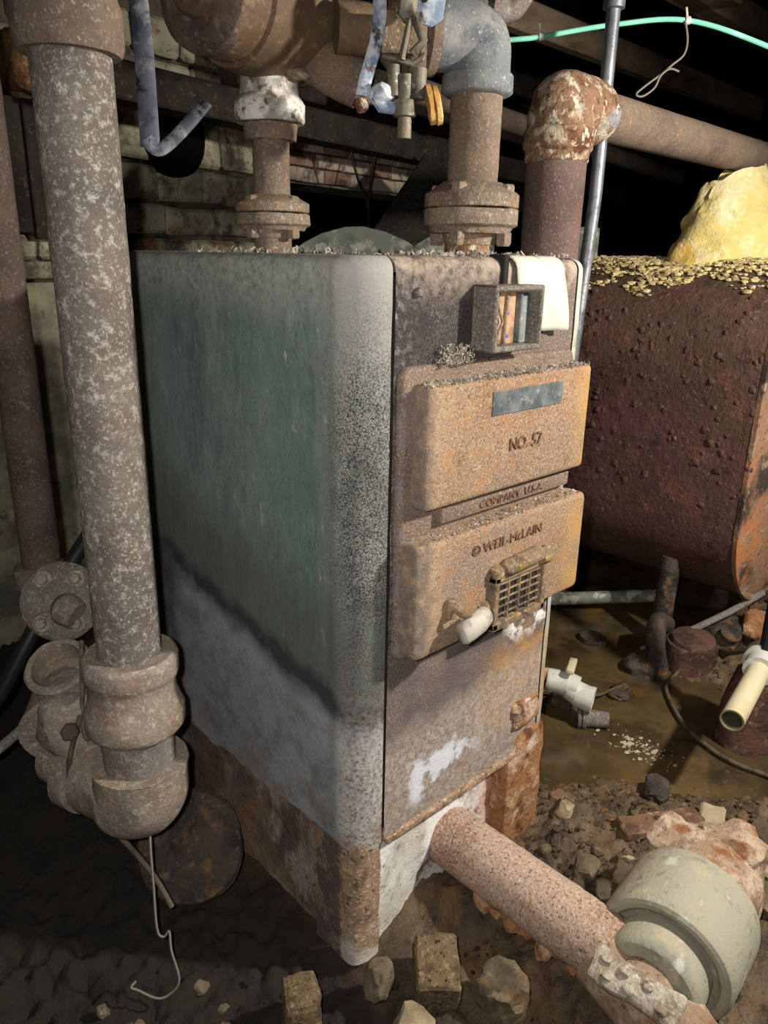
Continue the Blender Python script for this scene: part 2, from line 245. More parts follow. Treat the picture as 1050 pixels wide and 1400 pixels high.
M['slate'] = mat('greenish_grey_board', S(128, 132, 116), ((S(96, 98, 86), 9, .46, .62), (S(176, 174, 158), 20, .54, .62)), rough=.85, bumps=((40, .5, .008),), rnd=True)

# ------------------------------------------------------------------ mesh helpers
ORG = {}
class MB:
    def __init__(s): s.v = []; s.f = []
    def add(s, vs, fs):
        b = len(s.v); s.v += [V(p) for p in vs]; s.f += [tuple(i + b for i in f) for f in fs]; return s
    def bm(s, bm, mtx=None):
        bm.verts.ensure_lookup_table(); bm.verts.index_update()
        s.add([(mtx @ v.co if mtx else v.co.copy()) for v in bm.verts], [[v.index for v in f.verts] for f in bm.faces]); bm.free(); return s
    def box(s, lo, hi, bev=.0, seg=2, mtx=None, sub=0):
        bm = bmesh.new(); bmesh.ops.create_cube(bm, size=1)
        c = [(a + b) / 2 for a, b in zip(lo, hi)]; d = [b - a for a, b in zip(lo, hi)]
        for v in bm.verts: v.co = V((v.co.x * d[0], v.co.y * d[1], v.co.z * d[2])) + V(c)
        if bev: bmesh.ops.bevel(bm, geom=bm.edges[:], offset=bev, segments=seg, affect='EDGES', profile=.5)
        if sub: bmesh.ops.subdivide_edges(bm, edges=bm.edges[:], cuts=sub, use_grid_fill=True)
        return s.bm(bm, mtx)
    def tube(s, pts, rad, seg=20, caps=True, step=None, flat=None):
        pts = [V(p) for p in pts]
        if not isinstance(rad, (list, tuple)): rad = [rad] * len(pts)
        if step:
            P = []; Q = []
            for i in range(len(pts) - 1):
                n = max(1, int((pts[i + 1] - pts[i]).length / step))
                for k in range(n): P.append(pts[i].lerp(pts[i + 1], k / n)); Q.append(rad[i] + (rad[i + 1] - rad[i]) * k / n)
            P.append(pts[-1]); Q.append(rad[-1]); pts, rad = P, Q
        T = []
        for i in range(len(pts)):
            t = pts[min(i + 1, len(pts) - 1)] - pts[max(i - 1, 0)]
            T.append(t.normalized() if t.length > 1e-9 else (T[-1] if T else V((0, 0, 1))))
        a = T[0].orthogonal().normalized() if flat is None else (V(flat) - T[0] * V(flat).dot(T[0])).normalized()
        vs = []; fs = []
        for i, p in enumerate(pts):
            if i:
                a = a - T[i] * a.dot(T[i]); a.normalize()
            b = T[i].cross(a)
            ra, rb = (rad[i] if isinstance(rad[i], (tuple, list)) else (rad[i], rad[i]))
            for k in range(seg):
                w = 2 * math.pi * k / seg
                vs.append(p + a * (ra * math.cos(w)) + b * (rb * math.sin(w)))
        for i in range(len(pts) - 1):
            for k in range(seg):
                k2 = (k + 1) % seg
                fs.append((i * seg + k, i * seg + k2, (i + 1) * seg + k2, (i + 1) * seg + k))
        if caps:
            fs.append(tuple(range(seg))[::-1]); fs.append(tuple((len(pts) - 1) * seg + k for k in range(seg)))
        return s.add(vs, fs)
    def lathe(s, prof, org, ax, seg=32, caps=True):   # prof: (t along the axis, radius); repeats of t give sharp steps
        ax = V(ax).normalized(); org = V(org); a = ax.orthogonal().normalized(); b = ax.cross(a)
        vs = []; fs = []
        for t, r in prof:
            for k in range(seg):
                w = 2 * math.pi * k / seg; vs.append(org + ax * t + (a * math.cos(w) + b * math.sin(w)) * max(r, 1e-4))
        for i in range(len(prof) - 1):
            for k in range(seg):
                k2 = (k + 1) % seg; fs.append((i * seg + k, i * seg + k2, (i + 1) * seg + k2, (i + 1) * seg + k))
        if caps:
            fs.append(tuple(range(seg))[::-1]); fs.append(tuple((len(prof) - 1) * seg + k for k in range(seg)))
        return s.add(vs, fs)
    def hexbolt(s, org, ax, r, h):
        return s.lathe([(0, r), (h * .8, r), (h, r * .8)], org, ax, 6)
    def rock(s, c, size, seed, sub=2, amp=.3, rot=None):
        bm = bmesh.new(); bmesh.ops.create_icosphere(bm, subdivisions=sub, radius=1)
        o = V((seed * 3.7, seed * 1.3, seed * 2.1)); m = rot.to_matrix() if rot else Matrix.Identity(3)
        for v in bm.verts:
            p = v.co.copy(); k = 1 + amp * noise.noise(p * 1.3 + o) + amp * .5 * noise.noise(p * 3.1 + o)
            p = V((max(-.84, min(.84, p.x)), max(-.80, min(.80, p.y)), max(-.76, min(.76, p.z)))) * 1.14 * k
            v.co = V(c) + m @ V((p.x * size[0], p.y * size[1], p.z * size[2]))
        return s.bm(bm)
    def prism(s, poly, lo, hi, ax='y', bev=0):        # polygon in the other two axes, extruded along ax
        bm = bmesh.new()
        def P(u, w, t): return {'y': (u, t, w), 'x': (t, u, w), 'z': (u, w, t)}[ax]
        vs = [bm.verts.new(P(u, w, lo)) for u, w in poly]; f = bm.faces.new(vs)
        r = bmesh.ops.extrude_face_region(bm, geom=[f])
        d = V(P(0, 0, hi)) - V(P(0, 0, lo))
        for v in [g for g in r['geom'] if isinstance(g, bmesh.types.BMVert)]: v.co += d
        bmesh.ops.recalc_face_normals(bm, faces=bm.faces[:])
        if bev: bmesh.ops.bevel(bm, geom=bm.edges[:], offset=bev, segments=2, affect='EDGES', profile=.5)
        return s.bm(bm)
    def build(s, name, material, parent=None, label=None, org=None, amp=0, ns=20., ang=35, kind=None, fixn=True):
        me = bpy.data.meshes.new(name)
        o0 = V(ORG[parent.name]) if parent else V(org if org is not None else (0, 0, 0))
        me.from_pydata([p - o0 for p in s.v], [], s.f)
        bm = bmesh.new(); bm.from_mesh(me)
        if fixn: bmesh.ops.recalc_face_normals(bm, faces=bm.faces[:])
        bm.normal_update()
        if amp:
            for v in bm.verts:
                w = v.co + o0
                v.co += v.normal * amp * (noise.noise(w * ns) + .5 * noise.noise(w * ns * 2.3 + V((5, 3, 1))))
        bm.to_mesh(me); bm.free()
        me.polygons.foreach_set('use_smooth', [True] * len(me.polygons))
        me.set_sharp_from_angle(angle=R(ang))
        me.materials.append(M[material] if isinstance(material, str) else material)
        o = bpy.data.objects.new(name, me); COL.objects.link(o)
        ORG[o.name] = tuple(o0)
        if parent: o.parent = parent
        else: o.location = o0
        if label: o['label'] = label
        if kind: o['kind'] = kind
        return o

def thing(name, loc, label, cat, group=None):
    o = bpy.data.objects.new(name, None); COL.objects.link(o); o.location = loc; ORG[o.name] = tuple(loc)
    o.empty_display_size = .05
    o['label'] = label; o['category'] = cat
    if group: o['group'] = group
    return o
def tag(o, label, cat, group=None, kind=None):
    o['label'] = label; o['category'] = cat
    if group: o['group'] = group
    if kind: o['kind'] = kind
    return o
def struct(o): o['kind'] = 'structure'; return o

def bend(pts, r, n=8):                                # polyline with rounded corners
    pts = [V(p) for p in pts]; out = [pts[0]]
    for i in range(1, len(pts) - 1):
        a = (pts[i - 1] - pts[i]); b = (pts[i + 1] - pts[i])
        d = min(r, a.length * .49, b.length * .49); A = pts[i] + a.normalized() * d; B = pts[i] + b.normalized() * d
        for k in range(n + 1):
            t = k / n; out.append(A * (1 - t) ** 2 + pts[i] * 2 * t * (1 - t) + B * t * t)
    out.append(pts[-1]); return out
def smooth_path(pts, n=6):                            # Catmull-Rom through the points
    pts = [V(p) for p in pts]; P = [pts[0]] + pts + [pts[-1]]; out = []
    for i in range(1, len(P) - 2):
        a, b, c, d = P[i - 1], P[i], P[i + 1], P[i + 2]
        for k in range(n):
            t = k / n
            out.append(.5 * ((2 * b) + (c - a) * t + (2 * a - 5 * b + 4 * c - d) * t * t + (3 * b - a - 3 * c + d) * t ** 3))
    out.append(pts[-1]); return out

def lettering(body, size, loc, material, parent, ext=.0025, rot=(R(90), 0, 0), sx=1.0, name='lettering'):
    c = bpy.data.curves.new('lettering', 'FONT'); c.body = body; c.size = size; c.extrude = ext; c.align_x = 'CENTER'; c.align_y = 'CENTER'; c.resolution_u = 3
    t = bpy.data.objects.new('lettering_curve', c); COL.objects.link(t)
    dg = bpy.context.evaluated_depsgraph_get(); dg.update()
    me = bpy.data.meshes.new_from_object(t.evaluated_get(dg))
    bpy.data.objects.remove(t); bpy.data.curves.remove(c)
    me.name = name
    me.transform(Matrix.Translation(V(loc) - V(ORG[parent.name])) @ Euler(rot).to_matrix().to_4x4() @ Matrix.Diagonal((sx, 1, 1, 1)))
    me.materials.clear(); me.materials.append(M[material])
    o = bpy.data.objects.new(name, me); COL.objects.link(o); o.parent = parent; ORG[o.name] = ORG[parent.name]
    return o

# ------------------------------------------------------------------ the room
WA = R(10); WU = V((math.cos(WA), math.sin(WA), 0)); WN = V((-math.sin(WA), math.cos(WA), 0)); WO = V((0, 1.9, 0))
def W(u, off, z): return WO + WU * u + WN * off + V((0, 0, z))
WM = Matrix(((WU.x, WN.x, 0, WO.x), (WU.y, WN.y, 0, WO.y), (0, 0, 1, 0), (0, 0, 0, 1)))

def sstep(a, b, x):
    t = max(0., min(1., (x - a) / (b - a))); return t * t * (3 - 2 * t)
def ground(x, y):
    p = V((x, y, 0))
    n1 = noise.noise(p * 3.1); n2 = noise.noise(p * 9 + V((3, 7, 0))); n3 = noise.noise(p * 27 + V((9, 1, 0))); n4 = noise.noise(p * 60 + V((2, 5, 0)))
    left = sstep(.02, -.12, x)                                            # the dark hollow left of the boiler
    mud = sstep(1.02, .70, x + .9 * (y + .1) + .10 * n1) * sstep(-.1, .3, x)     # the mud bank in front of the boiler
    dry = sstep(1.30, 1.62, x - .5 * y + .2 * n1) * sstep(.35, .1, y)      # junk bank under the tank
    pud = sstep(-.38, -.52, y) * sstep(.70, .85, x)
    h = -.035 + .012 * n1 + .008 * n2
    h += max(mud * (1 - pud), dry * .8) * (.050 + .022 * n2 + .022 * (abs(n3) - .1) + .016 * n4 - .02 * sstep(.10, .0, abs(n2)))
    h += left * (-.035 + .025 * n2 + .026 * n3 + .014 * n4)
    front = sstep(-.02, -.1, y) * sstep(.3, .1, x)
    h += front * (-.03 + .02 * n2 + .018 * n3)
    return h
def axis_pts(lo, hi, flo, fhi, fine, coarse):
    out = []; x = lo
    while x < hi:
        out.append(x); x += fine if flo <= x <= fhi else coarse
    out.append(hi); return out
xs = axis_pts(-2.6, 4.9, -.7, 1.9, .011, .07); ys = axis_pts(-2.4, 3.6, -.85, .75, .011, .07)
mb = MB()
mb.add([(x, y, ground(x, y)) for y in ys for x in xs], [(j * len(xs) + i, j * len(xs) + i + 1, (j + 1) * len(xs) + i + 1, (j + 1) * len(xs) + i) for j in range(len(ys) - 1) for i in range(len(xs) - 1)])
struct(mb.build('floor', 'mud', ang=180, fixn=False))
mb = MB(); mb.add([(.36, -2.3, -.012), (4.7, -2.3, -.012), (4.7, 2.5, -.012), (1.9, 2.1, -.012), (.36, 1.8, -.012)], [(0, 1, 2, 3, 4)])
tag(mb.build('puddle', 'water', fixn=False), 'brown muddy water standing over the floor right of the boiler', 'puddle', kind='stuff')

# back wall: plaster body, stone blocks standing proud, a band of bricks, an opening added beneath to give a shadow's darkness
wb = MB(); wb.box((-2.2, .05, -.15), (1.30, .35, 2.32), mtx=WM)
wb.box((1.30, .05, 1.66), (5.6, .35, 2.32), mtx=WM)
wall_back = struct(wb.build('wall_back', 'wall', amp=0))
mb = MB(); mb.box((.1, .035, 1.30), (1.30, .052, 2.3), mtx=WM); mb.box((1.28, .035, 1.67), (5.5, .052, 2.3), mtx=WM)
mb.build('mortar_bed', 'mortar', wall_back)
HU, HZ, HR = .79, 1.765, .145                            # the round flue hole in the stonework
rnd = random.Random(4)
def piece(mb, u0, u1, z0, z1, d, b=.012, sub=2, jit=.008, seed=0):
    bm = bmesh.new(); bmesh.ops.create_cube(bm, size=1)
    for v in bm.verts: v.co = V(((u0 + u1) / 2 + v.co.x * (u1 - u0), .03 - d / 2 + v.co.y * (d + .03), (z0 + z1) / 2 + v.co.z * (z1 - z0)))
    bmesh.ops.bevel(bm, geom=bm.edges[:], offset=b, segments=1, affect='EDGES')
    bmesh.ops.subdivide_edges(bm, edges=[e for e in bm.edges if e.calc_length() > .06], cuts=sub, use_grid_fill=True)
    for v in bm.verts:
        n = noise.noise_vector(v.co * 9 + V((seed, 0, 0))); v.co += n * jit
    return mb.bm(bm, WM)
rows = [(1.31, 1.40), (1.41, 1.52), (1.53, 1.66), (1.67, 1.86), (1.87, 2.02), (2.03, 2.16)]
for ri, (z0, z1) in enumerate(rows):
    u = .02 + .09 * (ri % 3)
    while u < 1.28:
        w = rnd.uniform(.15, .30); u1 = min(u + w, 1.30)
        if u1 - u > .06 and not (u > HU - HR and u1 < HU + HR and z0 > HZ - HR and z1 < HZ + HR):
            mb = MB(); piece(mb, u + .005, u1 - .005, z0 + .004, z1 - .004, rnd.uniform(.012, .04), seed=ri * 9 + u); mb.build('stone_block', 'stone_block', wall_back)
        u = u1
z = 1.665; ri = 0
while z < 2.0:
    u = 1.31 + (.05 if ri % 2 else 0)
    while u < 3.3:
        w = rnd.choice((.20, .20, .19, .10)); mb = MB()
        piece(mb, u + .005, u + w - .005, z + .004, z + .062, rnd.uniform(.004, .016), b=.004, sub=1, jit=.003, seed=u)
        mb.build('brick', 'brick_red' if rnd.random() < .22 else 'brick_pale', wall_back); u += w
    z += .066; ri += 1
mb = MB(); mb.lathe([(0, HR), (.075, HR), (.082, HR - .006), (.078, HR - .012), (.070, HR - .016), (.069, .002)], W(HU, .04, HZ), -WN, 40); mb.build('flue_hole', 'black_wood', wall_back, 'round black flue opening')
mb = MB(); mb.box((-.3, -.05, 1.25), (1.30, .06, 1.31), .008, mtx=WM, sub=3); mb.build('stone_ledge', 'stone_block', wall_back, amp=.012, ns=14)
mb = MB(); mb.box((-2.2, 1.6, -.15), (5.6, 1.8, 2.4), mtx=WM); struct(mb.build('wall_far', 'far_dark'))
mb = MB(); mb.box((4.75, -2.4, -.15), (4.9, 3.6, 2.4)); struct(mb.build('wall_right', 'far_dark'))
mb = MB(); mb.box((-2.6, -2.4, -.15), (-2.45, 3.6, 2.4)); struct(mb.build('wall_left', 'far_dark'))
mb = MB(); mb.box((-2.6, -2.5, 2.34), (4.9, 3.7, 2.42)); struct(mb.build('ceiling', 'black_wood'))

# timbers
def beam(name, a, b, w, h, m, label=None, up=(0, 0, 1), sub=True):
    a, b = V(a), V(b); t = (b - a).normalized(); s = t.cross(V(up)).normalized(); u = s.cross(t)
    mt = Matrix(((t.x, s.x, u.x, a.x), (t.y, s.y, u.y, a.y), (t.z, s.z, u.z, a.z), (0, 0, 0, 1)))
    mb = MB(); mb.box((0, -w / 2, -h / 2), ((b - a).length, w / 2, h / 2), .006, 1, mtx=mt)
    return mb.build(name, m, org=(a + b) / 2)
tag(beam('timber_beam', W(.17, -.35, 1.838), W(4.6, -.35, 1.80), .12, .11, 'dark_wood'), 'long sooty timber beam crossing behind the pipes in front of the stone wall', 'beam')
tag(beam('timber_beam', W(.9, -.22, 2.0), W(4.8, -.22, 2.03), .10, .13, 'dark_wood'), 'upper dark timber lying behind the grey elbow above the long beam', 'beam')
tag(beam('ceiling_joist', (1.2, 1.30, 2.27), (4.6, 1.42, 2.27), .06, .12, 'wood'), 'brown ceiling joist passing behind the twisted wire', 'joist')
tag(beam('ceiling_joist', (1.3, .64, 2.26), (4.6, .76, 2.26), .09, .10, 'wood'), 'dusty ceiling joist that carries the clip of the green tube', 'joist')
tag(beam('joist_block', (1.72, .52, 2.22), (2.12, .54, 2.22), .10, .07, 'wood'), 'short pale wood block nailed to the joist at the top edge', 'block')
tag(beam('ceiling_joist', (1.0, 2.0, 2.27), (4.6, 2.2, 2.27), .07, .12, 'dark_wood'), 'dark joist farthest back under the black ceiling', 'joist')

# dark lumber lying before the added opening behind the boiler
tag(beam('leaning_plank', (1.05, 1.35, 1.02), (1.95, 1.62, 1.72), .30, .04, 'dark_wood', up=(-.5, -.6, .6)), 'dim brown plank leaning in the dark behind the boiler', 'plank')

# ------------------------------------------------------------------ the boiler
boiler = thing('boiler', (0, 0, 0), 'large rusty green cast iron boiler standing on the muddy floor', 'boiler')
H = 1.35
def shell(path, zlow, ztop, rtop, mb, nz=40, inward=.012, top_in=.12):
    # path: (point, outward normal); sheet with a rolled top edge and a folded-in, ragged bottom edge
    cols = []
    for p, n in path:
        p = V(p); n = V(n); zl = zlow(p) if callable(zlow) else zlow
        c = [p - n * inward + V((0, 0, zl + .004)), p + V((0, 0, zl))]
        c += [p + V((0, 0, zl + (ztop - rtop - zl) * k / nz)) for k in range(1, nz + 1)]
        for k in range(1, 7):
            a = math.pi / 2 * k / 6; c.append(p - n * (rtop * (1 - math.cos(a))) + V((0, 0, ztop - rtop + rtop * math.sin(a))))
        c.append(p - n * top_in + V((0, 0, ztop + .001)))
        cols.append(c)
    m = len(cols[0]); vs = [q for c in cols for q in c]
    fs = [(i * m + k, (i + 1) * m + k, (i + 1) * m + k + 1, i * m + k + 1) for i in range(len(cols) - 1) for k in range(m - 1)]
    mb.add(vs, fs)
CR = .068
def ragged(amp, ns, z0):
    return lambda p: z0 + amp * noise.noise(p * ns) + amp * .6 * noise.noise(p * ns * 3)
path = [((-CR, .74 - .67 * k / 40, 0), (-1, 0, 0)) for k in range(41)]
for k in range(1, 15):
    a = math.pi / 2 * k / 14; path.append(((-CR * math.cos(a) - .003, CR - CR * math.sin(a), 0), (-math.cos(a), -math.sin(a), 0)))
bk = [((-CR + .05 * (1 - math.cos(a)), .74 + .05 * math.sin(a), 0), (-math.cos(a), math.sin(a), 0)) for a in [math.pi / 2 * k / 6 for k in range(6, 0, -1)]]
mb = MB(); shell(bk + path, ragged(.018, 9, .264), H, .022, mb)
side = mb.build('jacket', 'jacket', boiler, 'green painted sheet jacket with grey skirt', amp=.0012, ns=12, fixn=True)
mb = MB(); pp = [((.004 + .494 * k / 30, 0, 0), (0, -1, 0)) for k in range(31)]
shell(pp, ragged(.010, 12, .262), H, .022, mb)
front = mb.build('front_casting', 'casting', boiler, 'speckled rusty front casting', amp=.0018, ns=16)
mb = MB(); c2 = .05
pp = [((.504 + c2 * math.sin(a), c2 - c2 * math.cos(a), 0), (math.sin(a), -math.cos(a), 0)) for a in [math.pi / 2 * k / 12 for k in range(13)]]
pp += [((.554, c2 + .69 * k / 24, 0), (1, 0, 0)) for k in range(1, 25)]
shell(pp, ragged(.02, 9, .30), H, .022, mb)
mb.build('end_jacket', 'grey_jacket', boiler, 'pale sheet jacket on the right corner', amp=.0015, ns=16)
mb = MB(); mb.box((-.015, .07, .0), (.51, .72, 1.32)); mb.box((-.015, .012, .28), (.51, .07, 1.32))
mb.build('core', 'seam_dark', boiler)
mb = MB(); mb.box((-.03, .03, 1.325), (.525, .74, 1.349), .004, 1, sub=6); mb.build('top_plate', 'flange', boiler, amp=.003, ns=20)

# base below the ragged edge
mb = MB()
pts = [((-.056, .72 - .64 * k / 30, 0), (-1, 0, 0)) for k in range(31)]
cols = [[(p[0] + .02 * (1 if p[1] > .55 else 0), p[1], z) for z in [.0 + (.285 * j / 10) for j in range(11)]] for p, n in pts]
m = 11; mb.add([q for c in cols for q in c], [(i * m + k, (i + 1) * m + k, (i + 1) * m + k + 1, i * m + k + 1) for i in range(30) for k in range(10)])
mb.build('base_side', 'base_side', boiler, 'rust brown base plate', amp=.010, ns=9)
mb = MB()
pts = []
for k in range(11):
    a = math.pi / 2 * k / 10; pts.append((-.026 - .034 * math.cos(a), .042 - .034 * math.sin(a)))
pts = [(-.060, .13), (-.061, .085)] + pts + [(.002, .008), (.004, .03)]
z_n = 16
mb.add([(x + (.006 if False else 0), y, -.03 + .30 * j / z_n) for (x, y) in pts for j in range(z_n + 1)],
       [(i * (z_n + 1) + k, (i + 1) * (z_n + 1) + k, (i + 1) * (z_n + 1) + k + 1, i * (z_n + 1) + k + 1) for i in range(len(pts) - 1) for k in range(z_n)])
mb.build('corner_strip', 'corner_strip', boiler, 'tan rusty strip at the front corner of the base', amp=.005, ns=22)
mb = MB(); nx, nz_ = 40, 18
def bz(x): return .0 + .045 * sstep(.05, .2, x)
mb.add([(.012 + .40 * i / nx, .022 + .018 * sstep(.0, .12, .012 + .4 * i / nx), -.02 + .29 * j / nz_) for i in range(nx + 1) for j in range(nz_ + 1)],
       [(i * (nz_ + 1) + k, (i + 1) * (nz_ + 1) + k, (i + 1) * (nz_ + 1) + k + 1, i * (nz_ + 1) + k + 1) for i in range(nx) for k in range(nz_)])
mb.build('base_front', 'base_white', boiler, 'lime whitened base panel', amp=.007, ns=12)
mb = MB(); mb.box((.40, -.004, -.02), (.545, .12, .31), .018, 2, sub=4); mb.build('base_corner', 'orange_rust', boiler, 'orange flaking base corner', amp=.010, ns=14)
mb = MB(); mb.box((.006, -.006, .250), (.50, .03, .268), .004, 1, sub=5); mb.build('bottom_lip', 'corner_strip', boiler, amp=.004, ns=25)
mb = MB(); mb.box((.40, -.012, .33), (.50, .006, .40), .006, 1, sub=4); mb.build('rust_scab', 'orange_rust', boiler, amp=.012, ns=22)
mb = MB(); mb.box((-.02, -.002, .262), (-.0, .004, .30), .0, 1); 

# door surround and doors
def rrect(x0, x1, z0, z1, r, n=6):
    out = []
    for cx, cz, a0 in ((x1 - r, z1 - r, 0), (x0 + r, z1 - r, 90), (x0 + r, z0 + r, 180), (x1 - r, z0 + r, 270)):
        for k in range(n + 1): a = R(a0 + 90 * k / n); out.append((cx + r * math.cos(a), cz + r * math.sin(a)))
    return out
def plate(x0, x1, z0, z1, yb, yf, r, round_, mb, nb=5, left=None):
    # slab whose front edge is rounded over; left: wider roll on the left edge
    rings = []
    for k in range(nb + 1):
        a = math.pi / 2 * k / nb; ins = round_ * (1 - math.cos(a)); y = yf + round_ * (1 - math.sin(a))
        li = (left or round_) * (1 - math.cos(a))
        rings.append([(x, y, z) for x, z in rrect(x0 + li, x1 - ins, z0 + ins, z1 - ins, r)])
    rings.insert(0, [(x, yb, z) for x, z in rrect(x0, x1, z0, z1, r)])
    m = len(rings[0]); vs = [q for r_ in rings for q in r_]
    fs = [(i * m + k, i * m + (k + 1) % m, (i + 1) * m + (k + 1) % m, (i + 1) * m + k) for i in range(len(rings) - 1) for k in range(m)]
    fs += [tuple(range(m))[::-1], tuple((len(rings) - 1) * m + k for k in range(m))]
    mb.add(vs, fs)
mb = MB(); plate(.012, .498, .655, 1.182, .004, -.014, .02, .010, mb)
sur = mb.build('door_surround', 'frame_iron', boiler)
mb = MB(); plate(.036, .508, .944, 1.153, -.012, -.050, .008, .010, mb, left=.022)
ud = mb.build('upper_door', 'door', boiler, 'flat rusty upper door with a bare plate')
mb = MB(); plate(.016, .524, .672, .888, -.012, -.056, .012, .010, mb, left=.020)
ld = mb.build('lower_door', 'door', boiler, 'rusty lower door with an air grille')
mb = MB(); mb.box((.195, -.0525, 1.088), (.405, -.048, 1.131), .001, 1); mb.build('name_plate', 'plate_grey', ud, 'blank silvery metal plate')
lettering('NO. 57', .034, (.300, -.0505, 1.028), 'letter', ud, sx=.95)
lettering('\u00a9 WEIL-McLAIN', .027, (.262, -.0565, .846), 'letter', ld, sx=1.12)
mb = MB(); mb.box((.10, -.030, .905), (.49, -.012, .935), .004, 2); strip = mb.build('name_strip', 'frame_iron', boiler)
lettering('COMPANY  U.S.A.', .020, (.30, -.0305, .920), 'letter', strip, sx=1.25)

# grille of the lower door
gx0, gx1, gz0, gz1, gy = .213, .378, .672, .782, -.056
mb = MB()
for a, b in (((gx0, gz0), (gx0 + .014, gz1)), ((gx1 - .012, gz0), (gx1, gz1)), ((gx0, gz1 - .012), (gx1, gz1)), ((gx0, gz0 - .002), (gx1, gz0 + .014))):
    mb.box((a[0], gy - .016, a[1]), (b[0], gy + .004, b[1]), .002, 1)
gr = mb.build('air_grille', 'grille', ld)
mb = MB(); mb.box((gx0 + .01, gy - .002, gz0 + .01), (gx1 - .01, gy + .002, gz1 - .01)); mb.build('grille_back', 'seam_dark', ld)
for r_ in range(5):
    for c_ in range(4):
        x0 = gx0 + .018 + c_ * .034; zz = gz0 + .020 + r_ * .0158
        mb = MB(); mt = Matrix.Translation((x0 + .0145, gy - .005, zz + .005)) @ Matrix.Rotation(R(-35), 4, 'X')
        mb.box((-.0145, -.006, -.0022), (.0145, .006, .0022), .001, 1, mtx=mt); mb.build('louvre', 'grille', gr)
mb = MB()
for k in range(5): mb.box((gx0 + .014 + k * .034, gy - .010, gz0 + .012), (gx0 + .018 + k * .034, gy - .002, gz1 - .010))
mb.build('grille_mullions', 'grille', gr)
mb = MB(); mb.tube([(.235, gy - .014, .796), (.250, gy - .014, .796), (.345, gy - .014, .800), (.352, gy - .014, .80)], [.010, .017, .017, .012], 14)
mb.box((.238, gy - .010, .782), (.36, gy + .002, .806), .004, 1)
mb.tube([(.352, gy - .016, .79), (.378, gy - .016, .785)], .012, 12)
mb.rock((.222, gy - .010, .792), (.014, .012, .014), 3); mb.rock((.368, gy - .016, .80), (.012, .010, .016), 5)
mb.build('grille_hinge', 'grille', ld, amp=.002, ns=40)
mb = MB(); mb.rock((.192, gy - .008, .722), (.010, .012, .018), 7); mb.build('latch_lug', 'grille', ld)
# handle
mb = MB(); mb.box((.088, gy - .012, .735), (.106, gy + .004, .775), .003, 1); mb.tube([(.098, gy - .004, .762), (.10, gy - .03, .752), (.118, gy - .038, .742)], .006, 10); mb.build('handle_bracket', 'grille', ld)
mb = MB()
hp = [((.092, -.092, .716), .0165), ((.096, -.093, .717), .021), ((.115, -.095, .723), .0235), ((.14, -.096, .731), .023), ((.158, -.096, .737), .020), ((.163, -.096, .739), .015)]
mb.tube([p for p, r in hp], [(r, r * .8) for p, r in hp], 20, flat=(0, 0, 1)); mb.build('handle', 'knob', ld, 'pale rounded door handle', amp=.002, ns=40, ang=60)

# broken gauge box
mb = MB()
bx0, bx1, bz0, bz1, by = .186, .322, 1.196, 1.306, -.052
def rect_ring(mb, x0, x1, z0, z1, yb, yf, t):
    mb.box((x0, yf, z0), (x0 + t, yb, z1), .003, 1); mb.box((x1 - t, yf, z0), (x1, yb, z1), .003, 1)
    mb.box((x0, yf, z1 - t), (x1, yb, z1), .003, 1); mb.box((x0, yf, z0), (x1, yb, z0 + t), .003, 1)
rect_ring(mb, bx0, bx1, bz0, bz1, .0, by, .010)
gbox = mb.build('gauge_box', 'gauge_iron', boiler, 'broken open gauge case', amp=.0015, ns=40)
mb = MB(); mb.box((bx0 + .004, -.014, bz0 + .004), (bx1 - .004, -.004, bz1 - .004)); mb.box((bx0 + .01, -.03, bz0 + .008), (bx0 + .085, -.012, bz1 - .008), .004, 1)
mb.build('gauge_back', 'gauge_face', gbox)
mb = MB(); mb.box((bx0 + .100, -.030, bz0 + .010), (bx1 - .012, -.013, bz1 - .014), .002, 1); mb.build('gauge_panel', 'plate_grey', gbox)
mb = MB(); mb.tube([(bx0 + .02, -.032, bz1 - .014), (bx0 + .04, -.036, bz0 + .05), (bx0 + .022, -.036, bz0 + .016)], .0025, 8); mb.tube([(bx0 + .055, -.032, bz1 - .012), (bx0 + .05, -.033, bz0 + .012)], .003, 8); mb.build('gauge_rod', 'grille', gbox)
for dz in (.060, .022):
    mb = MB(); mb.box((bx0 + .052, -.036, bz0 + dz), (bx0 + .060, -.028, bz0 + dz + .006), .002, 1); mb.build('terminal', 'blue_plastic', gbox, 'small blue terminal')
mb = MB(); mb.hexbolt((.052, -.001, 1.296), (0, -1, 0), .008, .008); mb.build('bolt', 'gauge_iron', boiler)
# dark bracket left of the paper
mb = MB(); mb.box((.258, -.008, 1.30), (.272, .03, 1.355), .002, 1); mb.build('clip', 'seam_dark', boiler)

# paper on the top right edge
mb = MB(); nU, nVv = 10, 22; vs = []
for i in range(nU + 1):
    for j in range(nVv + 1):
        x = .292 + .142 * i / nU; s = j / nVv * .205
        if s < .06: y, z = .075 - s, H + .004
        elif s < .06 + .0377:
            a = (s - .06) / .024; y, z = .018 - .027 * math.sin(a), H + .004 - .026 * (1 - math.cos(a))
        else: y, z = -.0085 - .006 * math.sin((s - .0977) * 20), H - .022 - (s - .0977)
        y -= .010 * sstep(.7, 1, i / nU) * sstep(.3, 1, j / nVv) + .004 * math.sin(i * .9) * (j / nVv)
        vs.append((x + .018 * (j / nVv - .3), y, z))
mb.add(vs, [(i * (nVv + 1) + j, (i + 1) * (nVv + 1) + j, (i + 1) * (nVv + 1) + j + 1, i * (nVv + 1) + j + 1) for i in range(nU) for j in range(nVv)])
pap = mb.build('paper_sheet', 'paper', org=(.36, 0, 1.35), ang=180)
mdf = pap.modifiers.new('thickness', 'SOLIDIFY'); mdf.thickness = .0015
tag(pap, 'pale paper sheet draped over the top front edge of the boiler', 'paper')

